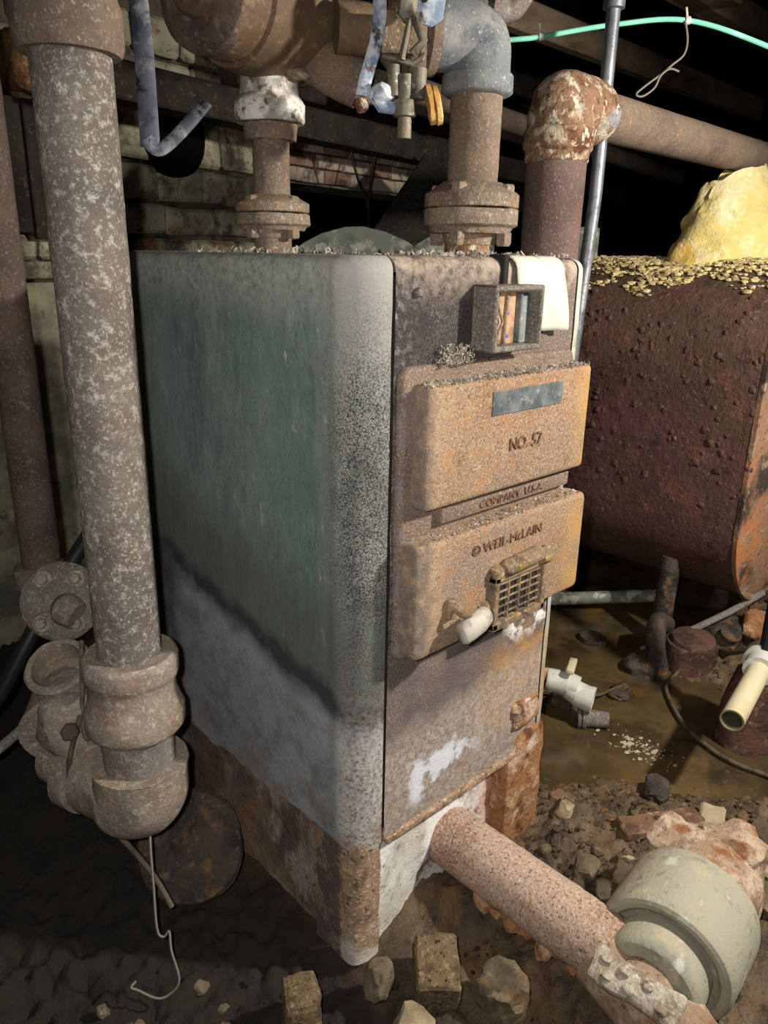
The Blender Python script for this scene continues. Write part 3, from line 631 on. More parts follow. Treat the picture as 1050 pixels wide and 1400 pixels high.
# ------------------------------------------------------------------ loose dirt: lint on ledges
def flakes(name, n, fn, size, material, label, cat, seed, org):
    r_ = random.Random(seed); mb = MB()
    for k in range(n):
        p = V(fn(r_)); s = size * r_.uniform(.4, 1.4)
        rot = Euler((r_.uniform(0, 3), r_.uniform(0, 3), r_.uniform(0, 6))).to_matrix()
        a, b, c = rot @ V((s, 0, 0)), rot @ V((0, s * r_.uniform(.2, .6), 0)), rot @ V((0, 0, s * .25))
        mb.add([p - a - b, p + a - b * .5, p + a * .6 + b, p - a * .7 + b, p + c], [(0, 1, 4), (1, 2, 4), (2, 3, 4), (3, 0, 4), (3, 2, 1, 0)])
    return tag(mb.build(name, material, org=org, ang=20), label, cat, kind='stuff')
flakes('lint_debris', 1500, lambda r: (.04 + .46 * r.random(), -.048 + .046 * r.random(), 1.1525 + .005 * r.random() ** 2), .0032, 'debris', 'grey lint and dust lying on top of the upper door', 'dust', 1, (.2, -.02, 1.15))
flakes('lint_debris', 700, lambda r: (.10 + .07 * r.random(), -.030 + .034 * r.random(), 1.182 + .030 * r.random() ** 2), .0026, 'debris', 'clump of grey lint under the left corner of the gauge box', 'dust', 2, (.13, -.015, 1.18))
flakes('lint_debris', 420, lambda r: (.03 + .48 * r.random(), -.052 + .036 * r.random(), .887 + .004 * r.random() ** 2), .004, 'debris', 'grey dust lying along the top of the lower door', 'dust', 3, (.2, -.03, .89))
flakes('leaf_litter', 260, lambda r: (.10 + .40 * r.random(), .01 + .2 * r.random(), H + .0 + .008 * r.random() ** 2), .006, 'debris', 'dry flakes and litter on the boiler top around the centre flange', 'litter', 4, (.3, .1, H))
flakes('leaf_litter', 160, lambda r: (-.05 + .22 * r.random(), .18 + .45 * r.random(), H + .0 + .010 * r.random() ** 2), .0045, 'debris', 'pale flakes on the boiler top near the left flange', 'litter', 5, (.05, .4, H))
# boards lying on the boiler top between the flanges
mb = MB(); cx, cy = .36, .47
poly = [(-.16, 0), (-.13, .022), (-.09, .042), (-.04, .056), (.0, .058), (.05, .048), (.10, .028), (.14, 0)]
mb.prism(poly, -.012, .012, 'y', .003)
dsk = MB(); rotm = Matrix.Translation((cx, cy, H + .002)) @ Matrix.Rotation(R(-40), 4, 'Z'); dsk.v = [rotm @ p for p in mb.v]; dsk.f = mb.f
tag(dsk.build('curved_board', 'slate', org=(cx, cy, H)), 'curved grey board lying on the boiler top between the flanges', 'board')
mb = MB(); mb.prism([(-.07, 0), (-.03, .026), (.01, .050), (.04, .046), (.075, .0)], -.014, .014, 'y', .003)
dsk = MB(); rotm = Matrix.Translation((.53, .42, H + .003)) @ Matrix.Rotation(R(-44), 4, 'Z'); dsk.v = [rotm @ p for p in mb.v]; dsk.f = mb.f
tag(dsk.build('grey_rubble', 'slate', org=(.53, .42, H)), 'jagged pale grey rubble chunk behind the centre flange', 'rubble')

# ------------------------------------------------------------------ pipes on top of the boiler
def flange_pair(parent, x, y, z, r, h, material, nb, br, phase=0):
    mb = MB(); mb.lathe([(-h * 1.35, r * .55), (-h * .95, r * .60), (-h * .94, r * .84), (-h * .72, r * .90), (-h * .66, r * .97), (-h * .60, r), (-.0025, r), (-.002, r * .985), (-.001, r * .97)], (x, y, z), (0, 0, 1), 40); mb.build('lower_flange', material, parent, amp=.002, ns=26)
    mb = MB(); mb.lathe([(.001, r * .97), (.002, r * .99), (.003, r), (h * .50, r), (h * .58, r * .96), (h * .66, r * .86), (h * .95, r * .64), (h, r * .5)], (x, y, z), (0, 0, 1), 40); mb.build('upper_flange', material, parent, amp=.002, ns=26)
    for k in range(nb):
        a = phase + 2 * math.pi * k / nb; bx, by_ = x + r * .76 * math.cos(a), y + r * .76 * math.sin(a)
        mb = MB(); mb.hexbolt((bx, by_, z + h * .56), (0, 0, 1), br, h * .32); mb.build('bolt', material, parent); mb = MB(); mb.hexbolt((bx, by_, z - h * .90), (0, 0, -1), br, h * .5); mb.build('nut', material, parent)
# centre riser with grey elbow
P = (.465, .25); cr = thing('riser_pipe', (P[0], P[1], H), 'centre riser pipe with dusty grey elbow and thick bolted flange', 'pipe')
mb = MB(); mb.tube([(P[0], P[1], H - .01), (P[0], P[1], 1.405)], .052, 24, step=.02); mb.build('neck', 'crust_elbow', cr, amp=.003, ns=30)
flange_pair(cr, P[0], P[1], 1.445, .098, .052, 'flange', 4, .017, R(20))
mb = MB(); mb.tube([(P[0], P[1], 1.48), (P[0], P[1], 1.68)], .052, 28, step=.02); mb.build('pipe', 'rust_pipe', cr, amp=.0012, ns=40)
ed = V((-.86, .51, 0)).normalized()   # the elbow turns back to the pump
E0 = V((P[0], P[1], 1.655)); E1 = V((P[0], P[1], 1.755)); E2 = E1 + ed * .10
pts = [E0, E0 + V((0, 0, .006)), E0 + V((0, 0, .034)), E0 + V((0, 0, .04))] + bend([E0 + V((0, 0, .042)), E1, E2], .085, 10)[1:]
mb = MB(); mb.tube(pts, [.064, .071, .071, .064] + [.063] * (len(pts) - 4), 28); mb.build('elbow', 'grey_elbow', cr, 'dusty grey elbow', amp=.001, ns=30, ang=50)
# left riser with white elbow
P = (.175, .55); lr = thing('riser_pipe', (P[0], P[1], H), 'left riser pipe with flaking white elbow and small bolted flange', 'pipe')
mb = MB(); mb.tube([(P[0], P[1], H - .01), (P[0], P[1], 1.40)], .040, 20, step=.02); mb.build('neck', 'rust_pipe', lr, amp=.003, ns=30)
flange_pair(lr, P[0], P[1], 1.43, .078, .036, 'flange', 4, .013, R(10))
mb = MB(); mb.tube([(P[0], P[1], 1.45), (P[0], P[1], 1.61)], .038, 22, step=.02); mb.build('pipe', 'rust_pipe', lr, amp=.001, ns=40)
mb = MB(); mb.lathe([(0, .040), (0, .052), (.03, .056), (.034, .044)], (P[0], P[1], 1.568), (0, 0, 1), 28); mb.build('collar', 'rust_pipe', lr, amp=.003, ns=30)
mb = MB(); mb.lathe([(0, .052), (.0, .068), (.006, .072), (.034, .072), (.042, .066), (.05, .060)], (P[0], P[1], 1.600), (0, 0, 1), 32)
pts = bend([(P[0], P[1], 1.645), (P[0], P[1], 1.715), (P[0] + .05, P[1] - .05, 1.735)], .05, 8)
mb.tube(pts, [.060] * (len(pts) - 3) + [.058, .052, .046], 26); mb.build('elbow', 'white_elbow', lr, 'elbow with flaking white paint', amp=.0015, ns=24, ang=50)

# pump over the boiler
pu = thing('pump', (.16, .42, 1.82), 'big brown rounded circulator pump between the white and grey elbows', 'pump')
PX = V((.95, .20, .03)).normalized(); PO = V((-.02, .490, 1.792))
mb = MB(); mb.lathe([(.03, .096), (.05, .106), (.08, .108), (.085, .116), (.12, .122), (.20, .126), (.25, .126), (.262, .118), (.268, .123), (.29, .123), (.305, .10), (.32, .07)], PO, PX, 48); mb.build('pump_body', 'pump', pu, amp=.001, ns=20)
mb = MB(); mb.lathe([(.0, .05), (-.004, .074), (.0, .084), (.004, .098), (.012, .106), (.032, .106)], PO, PX, 48); mb.build('pump_rim', 'pump_rim', pu, amp=.003, ns=28)
mb = MB(); mb.lathe([(-.018, .005), (-.018, .044), (-.012, .050), (.0, .053)], PO, PX, 36); mb.build('pump_cap', 'pump', pu)
mb = MB(); mb.rock((.20, .50, 1.705), (.045, .04, .035), 4, 3, .25); mb.tube([(.20, .52, 1.735), (.265, .45, 1.700), (.305, .41, 1.665)], [.040, .050, .042], 20, step=.02); mb.rock((.30, .415, 1.665), (.038, .032, .03), 11, 3, .3)
mb.build('volute', 'rust_pipe', pu, 'rusty grey casting under the pump', amp=.004, ns=24)
mb = MB(); mb.hexbolt((.285, .400, 1.640), (.2, -.4, -.9), .014, .02); mb.build('bolt', 'crust_elbow', pu)

# valve between pump and grey elbow
va = thing('control_valve', (.3, .27, 1.7), 'clutter of levers and brackets on the valve beside the grey elbow', 'valve')
q0 = E2 + ed * .005
mb = MB(); mb.lathe([(0, .05), (0, .072), (.02, .076), (.024, .066), (.03, .066)], q0 - ed * .012, ed, 28); mb.build('union_ring', 'rust_pipe', va)
t0 = q0 + ed * .02
mt = Matrix(((ed.x, -ed.y, 0, t0.x), (ed.y, ed.x, 0, t0.y), (0, 0, 1, t0.z), (0, 0, 0, 1)))
mb = MB(); mb.box((0, -.075, -.085), (.034, .075, .11), .008, 2, mtx=mt); mb.build('valve_flange', 'pump', va, 'brown square flange', amp=.001, ns=30)
mb = MB(); mb.lathe([(.034, .06), (.045, .066), (.06, .062), (.075, .045), (.16, .045)], t0, ed, 28); mb.build('valve_body', 'pump', va)
def bar(mb, pts, w, t, flat=(0, 0, 1)): mb.tube(pts, [(w, t)] * len(pts), 8, flat=flat); return mb
fv = -V((FW.x, FW.y, 0)).normalized(); rv = V((RT.x, RT.y, 0)).normalized()
def vp(a, u, d=0.): return V((.262, .232, 1.68)) + rv * a + V((0, 0, u)) + fv * d   # local frame of the valve front
mb = MB(); bar(mb, [vp(-.062, .16), vp(-.060, .07), vp(-.066, .03), vp(-.085, -.03), vp(-.09, -.055)], .012, .004, fv.cross(V((0, 0, 1)))); mb.build('lever', 'lever_blue', va, 'chipped blue and white lever')
mb = MB(); mb.prism([(.0, .06), (.03, .05), (.05, .062), (.055, .10), (.04, .14), (.0, .15)], -.004, .004, 'y', .002)
pm = MB(); fr = Matrix(((rv.x, fv.x, 0, 0), (rv.y, fv.y, 0, 0), (0, 0, 1, 0), (0, 0, 0, 1))); pm.v = [fr @ p + vp(.0, 0., .02) for p in mb.v]; pm.f = mb.f
pb = pm.build('lever_plate', 'lever_blue', va, 'pale enamel plate with two holes')
for a, u in ((.034, .118), (.017, .092)):
    mb = MB(); mb.lathe([(0, .006), (.0025, .006)], vp(a, u, .0225), fv, 12); mb.build('hole', 'seam_dark', pb)
mb = MB(); mb.tube([vp(-.075, -.05), vp(-.055, -.072), vp(-.02, -.078), vp(.0, -.075)], [.008, .011, .011, .008], 10); mb.rock(vp(-.052, -.05), (.022, .02, .018), 8); mb.build('linkage', 'lever_blue', va, amp=.003, ns=40)
mb = MB(); mb.tube([vp(-.055, .01), vp(.0, -.002), vp(.022, .012)], .006, 10); mb.tube([vp(-.035, -.005), vp(-.032, -.055)], .012, 12); mb.tube([vp(.012, -.01), vp(.010, -.06)], .014, 12)
mb.tube([vp(-.014, .14, .015), vp(-.006, .07, .02), vp(-.02, .0, .02)], .006, 10); mb.tube([vp(.0, .07, .02), vp(.018, .03, .02), vp(.0, .01, .015)], .009, 10); mb.rock(vp(-.008, .09, .01), (.024, .02, .038), 5); mb.rock(vp(-.012, .14, .01), (.03, .02, .026), 15)
mb.build('spring_linkage', 'valve_grey', va, amp=.002, ns=50)
mb = MB(); mb.box((-.05, -.02, -.01), (.03, .03, .06), .004, 1, mtx=Matrix.Translation(vp(-.01, .03, -.05)) @ fr); mb.build('bracket', 'grille', va)
mb = MB(); mb.tube([vp(-.012, -.02), vp(-.012, -.06), vp(-.012, -.062), vp(-.012, -.088), vp(-.012, -.09), vp(-.012, -.125)], [.014, .014, .021, .021, .013, .013], 14); mb.build('drain_spout', 'valve_grey', va)
mb = MB()
for k in range(2):
    c0 = vp(.035 + .012 * k, -.065, -.01); ax = (rv * .9 + V((0, 0, .2))).normalized()
    mb.lathe([(-.006, .022), (-.004, .034), (.004, .034), (.006, .022)], c0, ax, 22)
mb.build('rope_gasket', 'orange_gasket', va, 'frayed orange gasket', amp=.003, ns=40)

# right riser behind the boiler with peeling elbow and long pipe to the right
P = V((.83, .30, 0)); rr = thing('return_pipe', (.83, .30, 0), 'thick dark pipe with peeling rust elbow running off to the right', 'pipe')
mb = MB(); mb.tube([(P.x, P.y, -.03), (P.x, P.y, 1.62)], .071, 30, step=.05); mb.build('vertical_pipe', 'dark_riser', rr, amp=.001, ns=30)
mb = MB(); mb.lathe([(0, .072), (.004, .076), (.024, .077), (.03, .072)], (P.x, P.y, 1.568), (0, 0, 1), 32); mb.build('thread_crust', 'crust_elbow', rr, 'white and yellow thread crust', amp=.006, ns=40)
hd = V((math.cos(R(4)), math.sin(R(4)), .012)).normalized()
E0 = V((P.x, P.y, 1.59)); E1 = V((P.x, P.y, 1.690)); E2r = E1 + hd * .10
pts = [E0, E0 + V((0, 0, .008)), E0 + V((0, 0, .045)), E0 + V((0, 0, .05))] + bend([E0 + V((0, 0, .055)), E1, E2r], .10, 10)[1:]
pts += [E2r + hd * .004, E2r + hd * .05]
mb = MB(); mb.tube(pts, [.076, .083, .083, .077] + [.075] * (len(pts) - 6) + [.076, .076], 32); mb.build('elbow', 'crust_elbow', rr, 'peeling rust elbow', amp=.006, ns=20, ang=50)
mb = MB(); mb.tube([E2r, E2r + hd * 3.6], .057, 28, step=.1); mb.build('horizontal_pipe', 'rust_pipe', rr, 'long dusty horizontal pipe', amp=.001, ns=20)
mb = MB(); mb.tube([W(1.24, -.8, 1.925), W(4.5, -.8, 1.90)], .045, 20, step=.1); o = mb.build('horizontal_pipe', 'rust_pipe', org=W(3.1, -.8, 1.9)); tag(o, 'thinner rusty pipe running far behind the risers and above the yellow insulation', 'pipe')

# conduit
cd = thing('conduit', (1.035, .31, 0), 'thin galvanised vertical conduit right of the thick elbow', 'conduit')
mb = MB(); mb.tube([(.965, .345, -.03), (1.023, .316, 1.33), (1.030, .31, 1.5), (1.030, .31, 2.34)], .0168, 18, step=.1); mb.build('pipe', 'conduit', cd)
mb = MB(); mb.lathe([(0, .018), (.003, .026), (.05, .027), (.055, .020)], (1.03, .31, 1.925), (0, 0, 1), 20); mb.build('coupling', 'conduit', cd)
# small elbow pipe at the top edge
sp = thing('small_elbow_pipe', (.66, .42, 1.9), 'small galvanised pipe with an elbow at the top edge above the grey elbow', 'pipe')
mb = MB(); mb.tube([(.50, .52, 1.885), (.672, .395, 1.872)], .019, 16); mb.build('pipe', 'fitting_grey', sp)
mb = MB(); pts = bend([(.672, .395, 1.872), (.715, .36, 1.868), (.73, .352, 1.93)], .05, 8); mb.tube(pts, [.030, .029] + [.024] * (len(pts) - 4) + [.027, .030], 18); mb.tube([(.73, .352, 1.925), (.73, .352, 2.34)], .019, 14); mb.build('elbow', 'fitting_grey', sp, amp=.002, ns=30, ang=50)
mb = MB(); mb.lathe([(-.02, .03), (-.016, .034), (.016, .034), (.02, .03)], (.585, .458, 1.88), V((.172, -.125, -.013)), 18); mb.build('coupling', 'fitting_grey', sp)

# green tube with clips
gt = thing('green_tube', (1.2, .36, 1.95), 'mint green plastic tube sagging across under the joists', 'tube')
gp = [(.66, .92, 1.86), (.953, .579, 1.889), (1.024, .515, 1.900), (1.17, .40, 1.934), (1.31, .261, 1.947), (1.448, .099, 1.886), (1.62, -.10, 1.78)]
mb = MB(); mb.tube(smooth_path(gp, 8), .0062, 10); mb.build('tube', 'green_tube', gt)
for p in ((1.024, .515, 1.9), (1.31, .261, 1.947)):
    mb = MB(); d = V((.7, -.7, .1)).normalized(); mb.lathe([(-.006, .007), (-.006, .010), (.006, .010), (.006, .007)], p, d, 12); mb.tube([V(p), V(p) + V((-.005, .005, .03))], .003, 6); mb.build('tube_clip', 'white_pvc', gt)
# twisted wire hanging
mb = MB(); mb.tube(smooth_path([(1.30, .262, 1.945), (1.302, .25, 1.90), (1.285, .246, 1.862), (1.262, .262, 1.838), (1.232, .276, 1.812), (1.205, .292, 1.79), (1.174, .307, 1.763), (1.186, .296, 1.757), (1.212, .279, 1.778), (1.228, .274, 1.808), (1.25, .262, 1.826), (1.268, .245, 1.82)], 5), .0026, 6)
tag(mb.build('twisted_wire', 'wire_pale', org=(1.23, .27, 1.8)), 'pale twisted wire hanging above the long horizontal pipe', 'wire')

# bent strap at the upper left, hung from the ceiling
bs_ = thing('bent_strap', (-.12, .52, 2.34), 'worn blue black bent metal strap hanging in front of the round wall hole', 'strap')
mb = MB(); mb.tube(smooth_path([(-.07, .58, 2.34), (-.10, .545, 1.95), (-.119, .517, 1.79), (-.118, .512, 1.74), (-.128, .488, 1.66), (-.146, .455, 1.545), (-.150, .448, 1.520)], 6), [(.017, .007)] * 37, 14, flat=RT); mb.build('long_arm', 'strap', bs_)
mb = MB(); mb.tube(smooth_path([(-.156, .446, 1.530), (-.144, .438, 1.514), (-.128, .428, 1.522), (-.096, .412, 1.556), (-.066, .398, 1.592)], 6), [(.013, .006)] * 25, 14, flat=UP); mb.build('short_arm', 'strap', bs_)
mb = MB(); mb.lathe([(0, .004), (.003, .004)], V((-.150, .449, 1.524)) - FW * .009, -FW, 10); mb.build('rivet_hole', 'seam_dark', bs_)

# ------------------------------------------------------------------ tall pipe at the left with its fittings
X, Y = -.324, .333
tp = thing('standing_pipe', (X, Y, .3), 'tall limescaled brown pipe standing at the left front of the boiler', 'pipe')
mb = MB(); mb.tube([(X, Y, .64), (X, Y, 1.66)], .0565, 32, step=.03); mb.build('pipe', 'pipe_left', tp, amp=.001, ns=30)
mb = MB(); mb.lathe([(-.012, .058), (-.012, .069), (.0, .0745), (.045, .0755), (.06, .070), (.09, .064), (.55, .064)], (X, Y, 1.622), (0, 0, 1), 36); mb.build('top_coupling', 'rust_pipe', tp, amp=.0015, ns=24)
mb = MB(); mb.lathe([(.150, .058), (.151, .066), (.152, .078), (.148, .083), (.142, .085), (.116, .085), (.108, .082), (.102, .078), (.090, .077), (.07, .080), (.052, .084), (.044, .087), (.038, .090), (.010, .090), (.002, .087), (-.004, .080), (-.004, .06)], (X, Y, .512), (0, 0, 1), 40); mb.build('reducer', 'fitting_cream', tp, 'cream crusted coupling with two raised bands', amp=.0018, ns=30)
mb = MB(); mb.tube([(X, Y, .52), (X, Y, .40)], .066, 32, step=.02); mb.build('nipple', 'fitting_grey', tp, amp=.0015, ns=30)
mb = MB()
bd = V((-.25, .97, .0)).normalized()
A0 = V((X, Y, .432)); A1 = V((X, Y, .345)); A2 = A1 + bd * .13
pts = bend([A0, A1, A2], .09, 10)
mb.tube([A0 - V((0, 0, .02)), A0] + pts[0:0], [.074, .090], 36); mb.tube(pts, [.088] * (len(pts) - 2) + [.08, .08], 36); mb.build('elbow', 'fitting_cream', tp, 'cream and rust elbow at the foot', amp=.003, ns=22, ang=50)
mb = MB(); mb.tube([A2, A2 + bd * .12], .062, 28, step=.02); mb.lathe([(0, .07), (.0, .086), (.035, .088), (.04, .07)], A2 + bd * .01, bd, 32); mb.build('foot_pipe', 'fitting_cream', tp, amp=.002, ns=26)
# tee and cup of the pipe pile
te = thing('pipe_tee', (-.40, .56, .45), 'crusted tee with an open round socket behind the tall pipe foot', 'fitting')
mb = MB(); c0 = V((-.40, .535, .455)); ax = V((-.40, -.30, .85)).normalized()
mb.lathe([(-.12, .056), (-.05, .056), (-.03, .062), (.016, .065), (.022, .060), (.020, .050), (-.03, .046)], V((-.372, .560, .545)), ax, 34, caps=False)
mb.lathe([(-.030, .046), (-.029, .002)], V((-.372, .560, .545)), ax, 34, caps=False)
mb.build('open_socket', 'fitting_cream', te, amp=.002, ns=28)
mb = MB(); mb.tube([(-.405, .50, .44), (-.36, .56, .45), (-.30, .64, .46)], [.082, .082, .07], 30, step=.02); mb.rock((-.385, .50, .46), (.06, .05, .07), 9, 3, .15); mb.build('tee_body', 'fitting_cream', te, amp=.004, ns=18)
mb = MB(); mb.hexbolt((-.408, .44, .478), (-.4, -.75, .4), .018, .016); mb.build('plug', 'dark_scrap', te)
mb = MB(); mb.lathe([(0, .068), (0, .083), (.03, .085), (.03, .07)], (-.345, .52, .40), V((.5, -.8, 0)), 30); mb.build('collar', 'fitting_cream', te, amp=.003, ns=28)
# far-left pipe with flanged elbow
fl = thing('standing_pipe', (-.268, .90, .6), 'red brown pipe at the far left edge with a bolted round flange', 'pipe')
mb = MB(); mb.tube([(-.268, .90, .64), (-.268, .90, 2.34)], .043, 26, step=.04); mb.build('pipe', 'pipe_red', fl, amp=.001, ns=30)
mb = MB(); fa = V((-.55, -.75, .35)).normalized(); fc = V((-.318, .66, .645))
mb.lathe([(0, .048), (.004, .062), (.045, .064), (.05, .052)], (-.268, .90, .59), (0, 0, 1), 30)
pts = bend([(-.268, .90, .615), (-.268, .88, .54), tuple(fc - fa * .05)], .08, 8); mb.tube(pts, .058, 26); mb.build('elbow', 'fitting_grey', fl, amp=.003, ns=24)
mb = MB(); mb.lathe([(-.026, .066), (-.024, .082), (.0, .084), (.004, .080), (.007, .062), (.010, .045), (.012, .04), (.012, .001)], fc, fa, 40); fd = mb.build('flange', 'fitting_grey', fl, 'round crusted flange', amp=.002, ns=28)
fu = fa.cross(V((0, 0, 1))).normalized(); fw_ = fu.cross(fa)
for a in (55, 125, 235, 310):
    p = fc + (fu * math.cos(R(a)) + fw_ * math.sin(R(a))) * .058
    mb = MB(); mb.lathe([(-.004, .020), (.010, .018), (.012, .012)], p, fa, 16); mb.hexbolt(p + fa * .010, fa, .012, .014); mb.build('bolt', 'fitting_cream', fd)
mb = MB(); mb.tube([fc + fa * .0 + V((.012, 0, -.016)), fc + fa * .03 + V((.018, -.004, -.022)), fc + fa * .04 + V((.035, -.02, -.035))], [.036, .036, .030], 24); mb.build('socket', 'fitting_grey', fl, amp=.004, ns=24)

# wires, hoses at the left
mb = MB(); mb.tube(smooth_path([(-.345, .50, .625), (-.362, .47, .58), (-.382, .445, .475), (-.376, .44, .447), (-.367, .45, .50), (-.35, .46, .53)], 6), .005, 8); tag(mb.build('hooked_wire', 'wire_dark', org=(-.34, .48, .5)), 'short hooked brown wire hanging on the pipe fittings', 'wire')
mb = MB(); mb.tube(smooth_path([(-.385, .445, .50), (-.418, .455, .382), (-.41, .445, .305), (-.363, .42, .242), (-.322, .342, .159), (-.305, .294, .089)], 6), .0055, 8); tag(mb.build('cable', 'wire_dark', org=(-.35, .4, .25)), 'thick dull cable dropping from the fittings to the dark floor', 'cable')
mb = MB(); mb.tube(smooth_path([(-.30, .36, .272), (-.327, .317, .252), (-.340, .292, .17), (-.353, .266, .089), (-.346, .255, .072), (-.336, .25, .082), (-.342, .235, .05), (-.342, .212, -.006), (-.36, .22, -.035), (-.381, .233, -.041), (-.405, .262, -.026), (-.414, .272, -.020), (-.402, .275, -.016)], 6), .0024, 6); tag(mb.build('thin_wire', 'wire_pale', org=(-.35, .25, .1)), 'thin pale wire curling down in front of the round iron disc', 'wire')
mb = MB(); mb.tube([(-.80, .93, -.02), (-.407, .881, .352), (-.25, .86, .60), (-.10, .93, .72)], .019, 12); tag(mb.build('black_pipe', 'black_hose', org=(-.3, .87, .5)), 'black plastic pipe slanting behind the flanged pipe', 'pipe')
mb = MB(); mb.tube([(-.75, .72, .18), (-.443, .700, .345), (-.36, .69, .40)], .011, 10); tag(mb.build('grey_rod', 'fitting_grey', org=(-.5, .7, .3)), 'thin grey rod poking in from the left edge to the open socket', 'rod')
# round lid
ld_ = thing('iron_disc', (-.2, .42, -.03), 'round dark corroded iron disc leaning against the boiler base', 'lid')
la = V((-.55, -.55, .62)).normalized(); lc = V((-.185, .43, .075))
mb = MB(); mb.lathe([(-.03, .10), (-.02, .118), (.0, .122), (.008, .116), (.010, .10), (.016, .06), (.02, .002)], lc, la, 44); mb.build('disc', 'dark_scrap', ld_, amp=.008, ns=14)
mb = MB(); mb.tube([lc - la * .02, lc - la * .15], .07, 20); mb.build('stub', 'dark_scrap', ld_)

# ------------------------------------------------------------------ lower pipe and big coupling
lp = thing('outlet_pipe', (.25, -.2, 0), 'pink scaled pipe running from the boiler base to the big grey coupling', 'pipe')
mb = MB(); mb.tube([(.25, .05, .105), (.25, -.385, .10)], .0665, 36, step=.015); mb.build('pipe', 'red_pipe_low', lp, amp=.0018, ns=40)
mb = MB()
for k in range(9): mb.rock((.215 + .01 * (k % 3), -.10 - .026 * k, .038 + .006 * (k % 2)), (.022, .022, .018), k + 2, 2, .4)
mb.build('rust_scale', 'orange_rust', lp, 'orange rust scale under the pipe', amp=.004, ns=40)
un = thing('pipe_coupling', (.35, -.46, 0), 'big lime grey pipe coupling with a stepped ring lying in the mud', 'coupling')
UA = V((1, .10, .02)).normalized(); UO = V((.300, -.452, .105))
mb = MB(); mb.lathe([(.0, .092), (-.050, .092), (-.062, .090), (-.069, .084), (-.072, .070), (-.072, .03)], UO, UA, 48); mb.build('neck_ring', 'union_grey', un, amp=.001, ns=20)
mb = MB(); mb.lathe([(.012, .085), (.010, .096), (.004, .102), (-.004, .108), (-.006, .118), (-.002, .125), (.008, .129), (.02, .130), (.10, .131), (.15, .130), (.165, .126), (.17, .118)], UO, UA, 64); mb.build('coupling_body', 'union_grey', un, 'stepped lime grey ring', amp=.0012, ns=16)
mb = MB(); mb.lathe([(.16, .112), (.18, .116), (.24, .110), (.29, .102), (.32, .095), (.335, .07), (.34, .01)], UO, UA, 48); mb.rock(UO + UA * .25 + V((-.02, .07, .07)), (.06, .05, .04), 4, 3, .35); mb.rock(UO + UA * .30 + V((0, -.02, .05)), (.06, .07, .06), 6, 3, .3)
mb.build('rust_crust', 'union_rust', un, 'crumbly pink rust end', amp=.010, ns=18)
mb = MB(); mb.tube([UO - UA * .12, UO - UA * .05], .060, 32); mb.tube([(.238, -.36, .095), (.222, -.46, .075), (.215, -.54, .066), (.21, -.60, .06)], [.066, .066, .066, .05], 30, step=.02); mb.build('tee_body', 'union_rust', un, amp=.003, ns=24)
mb = MB(); cm = Matrix.Translation((.172, -.462, .150)) @ Matrix.Rotation(R(4), 4, 'Z') @ Matrix.Rotation(R(-30), 4, 'Y')
mb.box((-.030, -.080, -.016), (.030, .080, .014), .008, 2, mtx=cm, sub=3); clamp = mb.build('clamp_plate', 'clamp', un, 'crusty white clamp plate with rivets', amp=.006, ns=26)
for a, b in ((-.010, -.052), (.010, -.020), (-.012, .006), (.012, .022), (-.012, .044), (.012, .058)):
    mb = MB(); mb.rock(cm @ V((a, b, .0125)), (.0105, .0105, .008), a * 99 + b * 31, 2, .15); mb.build('rivet', 'clamp', clamp)

# ------------------------------------------------------------------ oil tank with insulation
tk = thing('oil_tank', (1.95, .8, 0), 'big red oxide blistered oil tank standing on legs at the right', 'tank')
TX, TR, TZ0, TZ1, TY0, TY1 = 1.95, .33, .19, 1.36, .03, 1.55
def oval(r, n=18):
    out = []
    for k in range(n + 1): a = math.pi * k / n; out.append((TX + r * math.cos(a), TZ1 - TR + r * math.sin(a)))
    m_ = 10
    for k in range(1, m_): out.append((TX - r, (TZ1 - TR) + (TZ0 + TR - TZ1 + TR) * k / m_))
    for k in range(n + 1): a = math.pi + math.pi * k / n; out.append((TX + r * math.cos(a), TZ0 + TR + r * math.sin(a)))
    for k in range(1, m_): out.append((TX + r, (TZ0 + TR) + (TZ1 - TR - TZ0 - TR) * k / m_))
    return out
def loft(mb, rings, cap0=True, cap1=True):
    m = len(rings[0]); mb.add([q for r_ in rings for q in r_], [(i * m + k, i * m + (k + 1) % m, (i + 1) * m + (k + 1) % m, (i + 1) * m + k) for i in range(len(rings) - 1) for k in range(m)])
    b = len(mb.v) - m * len(rings)
    if cap0: mb.f.append(tuple(b + k for k in range(m))[::-1])
    if cap1: mb.f.append(tuple(b + (len(rings) - 1) * m + k for k in range(m)))
mb = MB(); loft(mb, [[(x, TY0 + (TY1 - TY0) * j / 40, z) for x, z in oval(TR)] for j in range(41)]); mb.build('tank_shell', 'tank', tk, amp=.003, ns=14, ang=60)
mb = MB(); loft(mb, [[(x, TY0 + .004, z) for x, z in oval(TR + .002)], [(x, TY0 - .012, z) for x, z in oval(TR + .006)], [(x, TY0 - .014, z) for x, z in oval(TR - .006)], [(x, TY0 - .006, z) for x, z in oval(TR - .014)], [(x, TY0 - .02, z) for x, z in oval(TR - .08)], [(x, TY0 - .03, z) for x, z in oval(TR - .2)]]); mb.build('tank_end', 'tank_end', tk, 'orange and black rusted end plate', ang=50)
r_ = random.Random(8); mb = MB()
for k in range(190):
    y = r_.uniform(.02, 1.2); z = r_.uniform(.55, 1.16) if k % 4 else r_.uniform(1.0, 1.25)
    x = TX - TR if z < TZ1 - TR else TX - math.sqrt(max(0, TR ** 2 - (z - TZ1 + TR) ** 2))
    s = r_.uniform(.004, .012); mb.rock((x, y, z), (s * .45, s, s * r_.uniform(.8, 1.4)), k, 2, .6)
mb.build('rust_blisters', 'tank', tk, kind='stuff', ang=70)
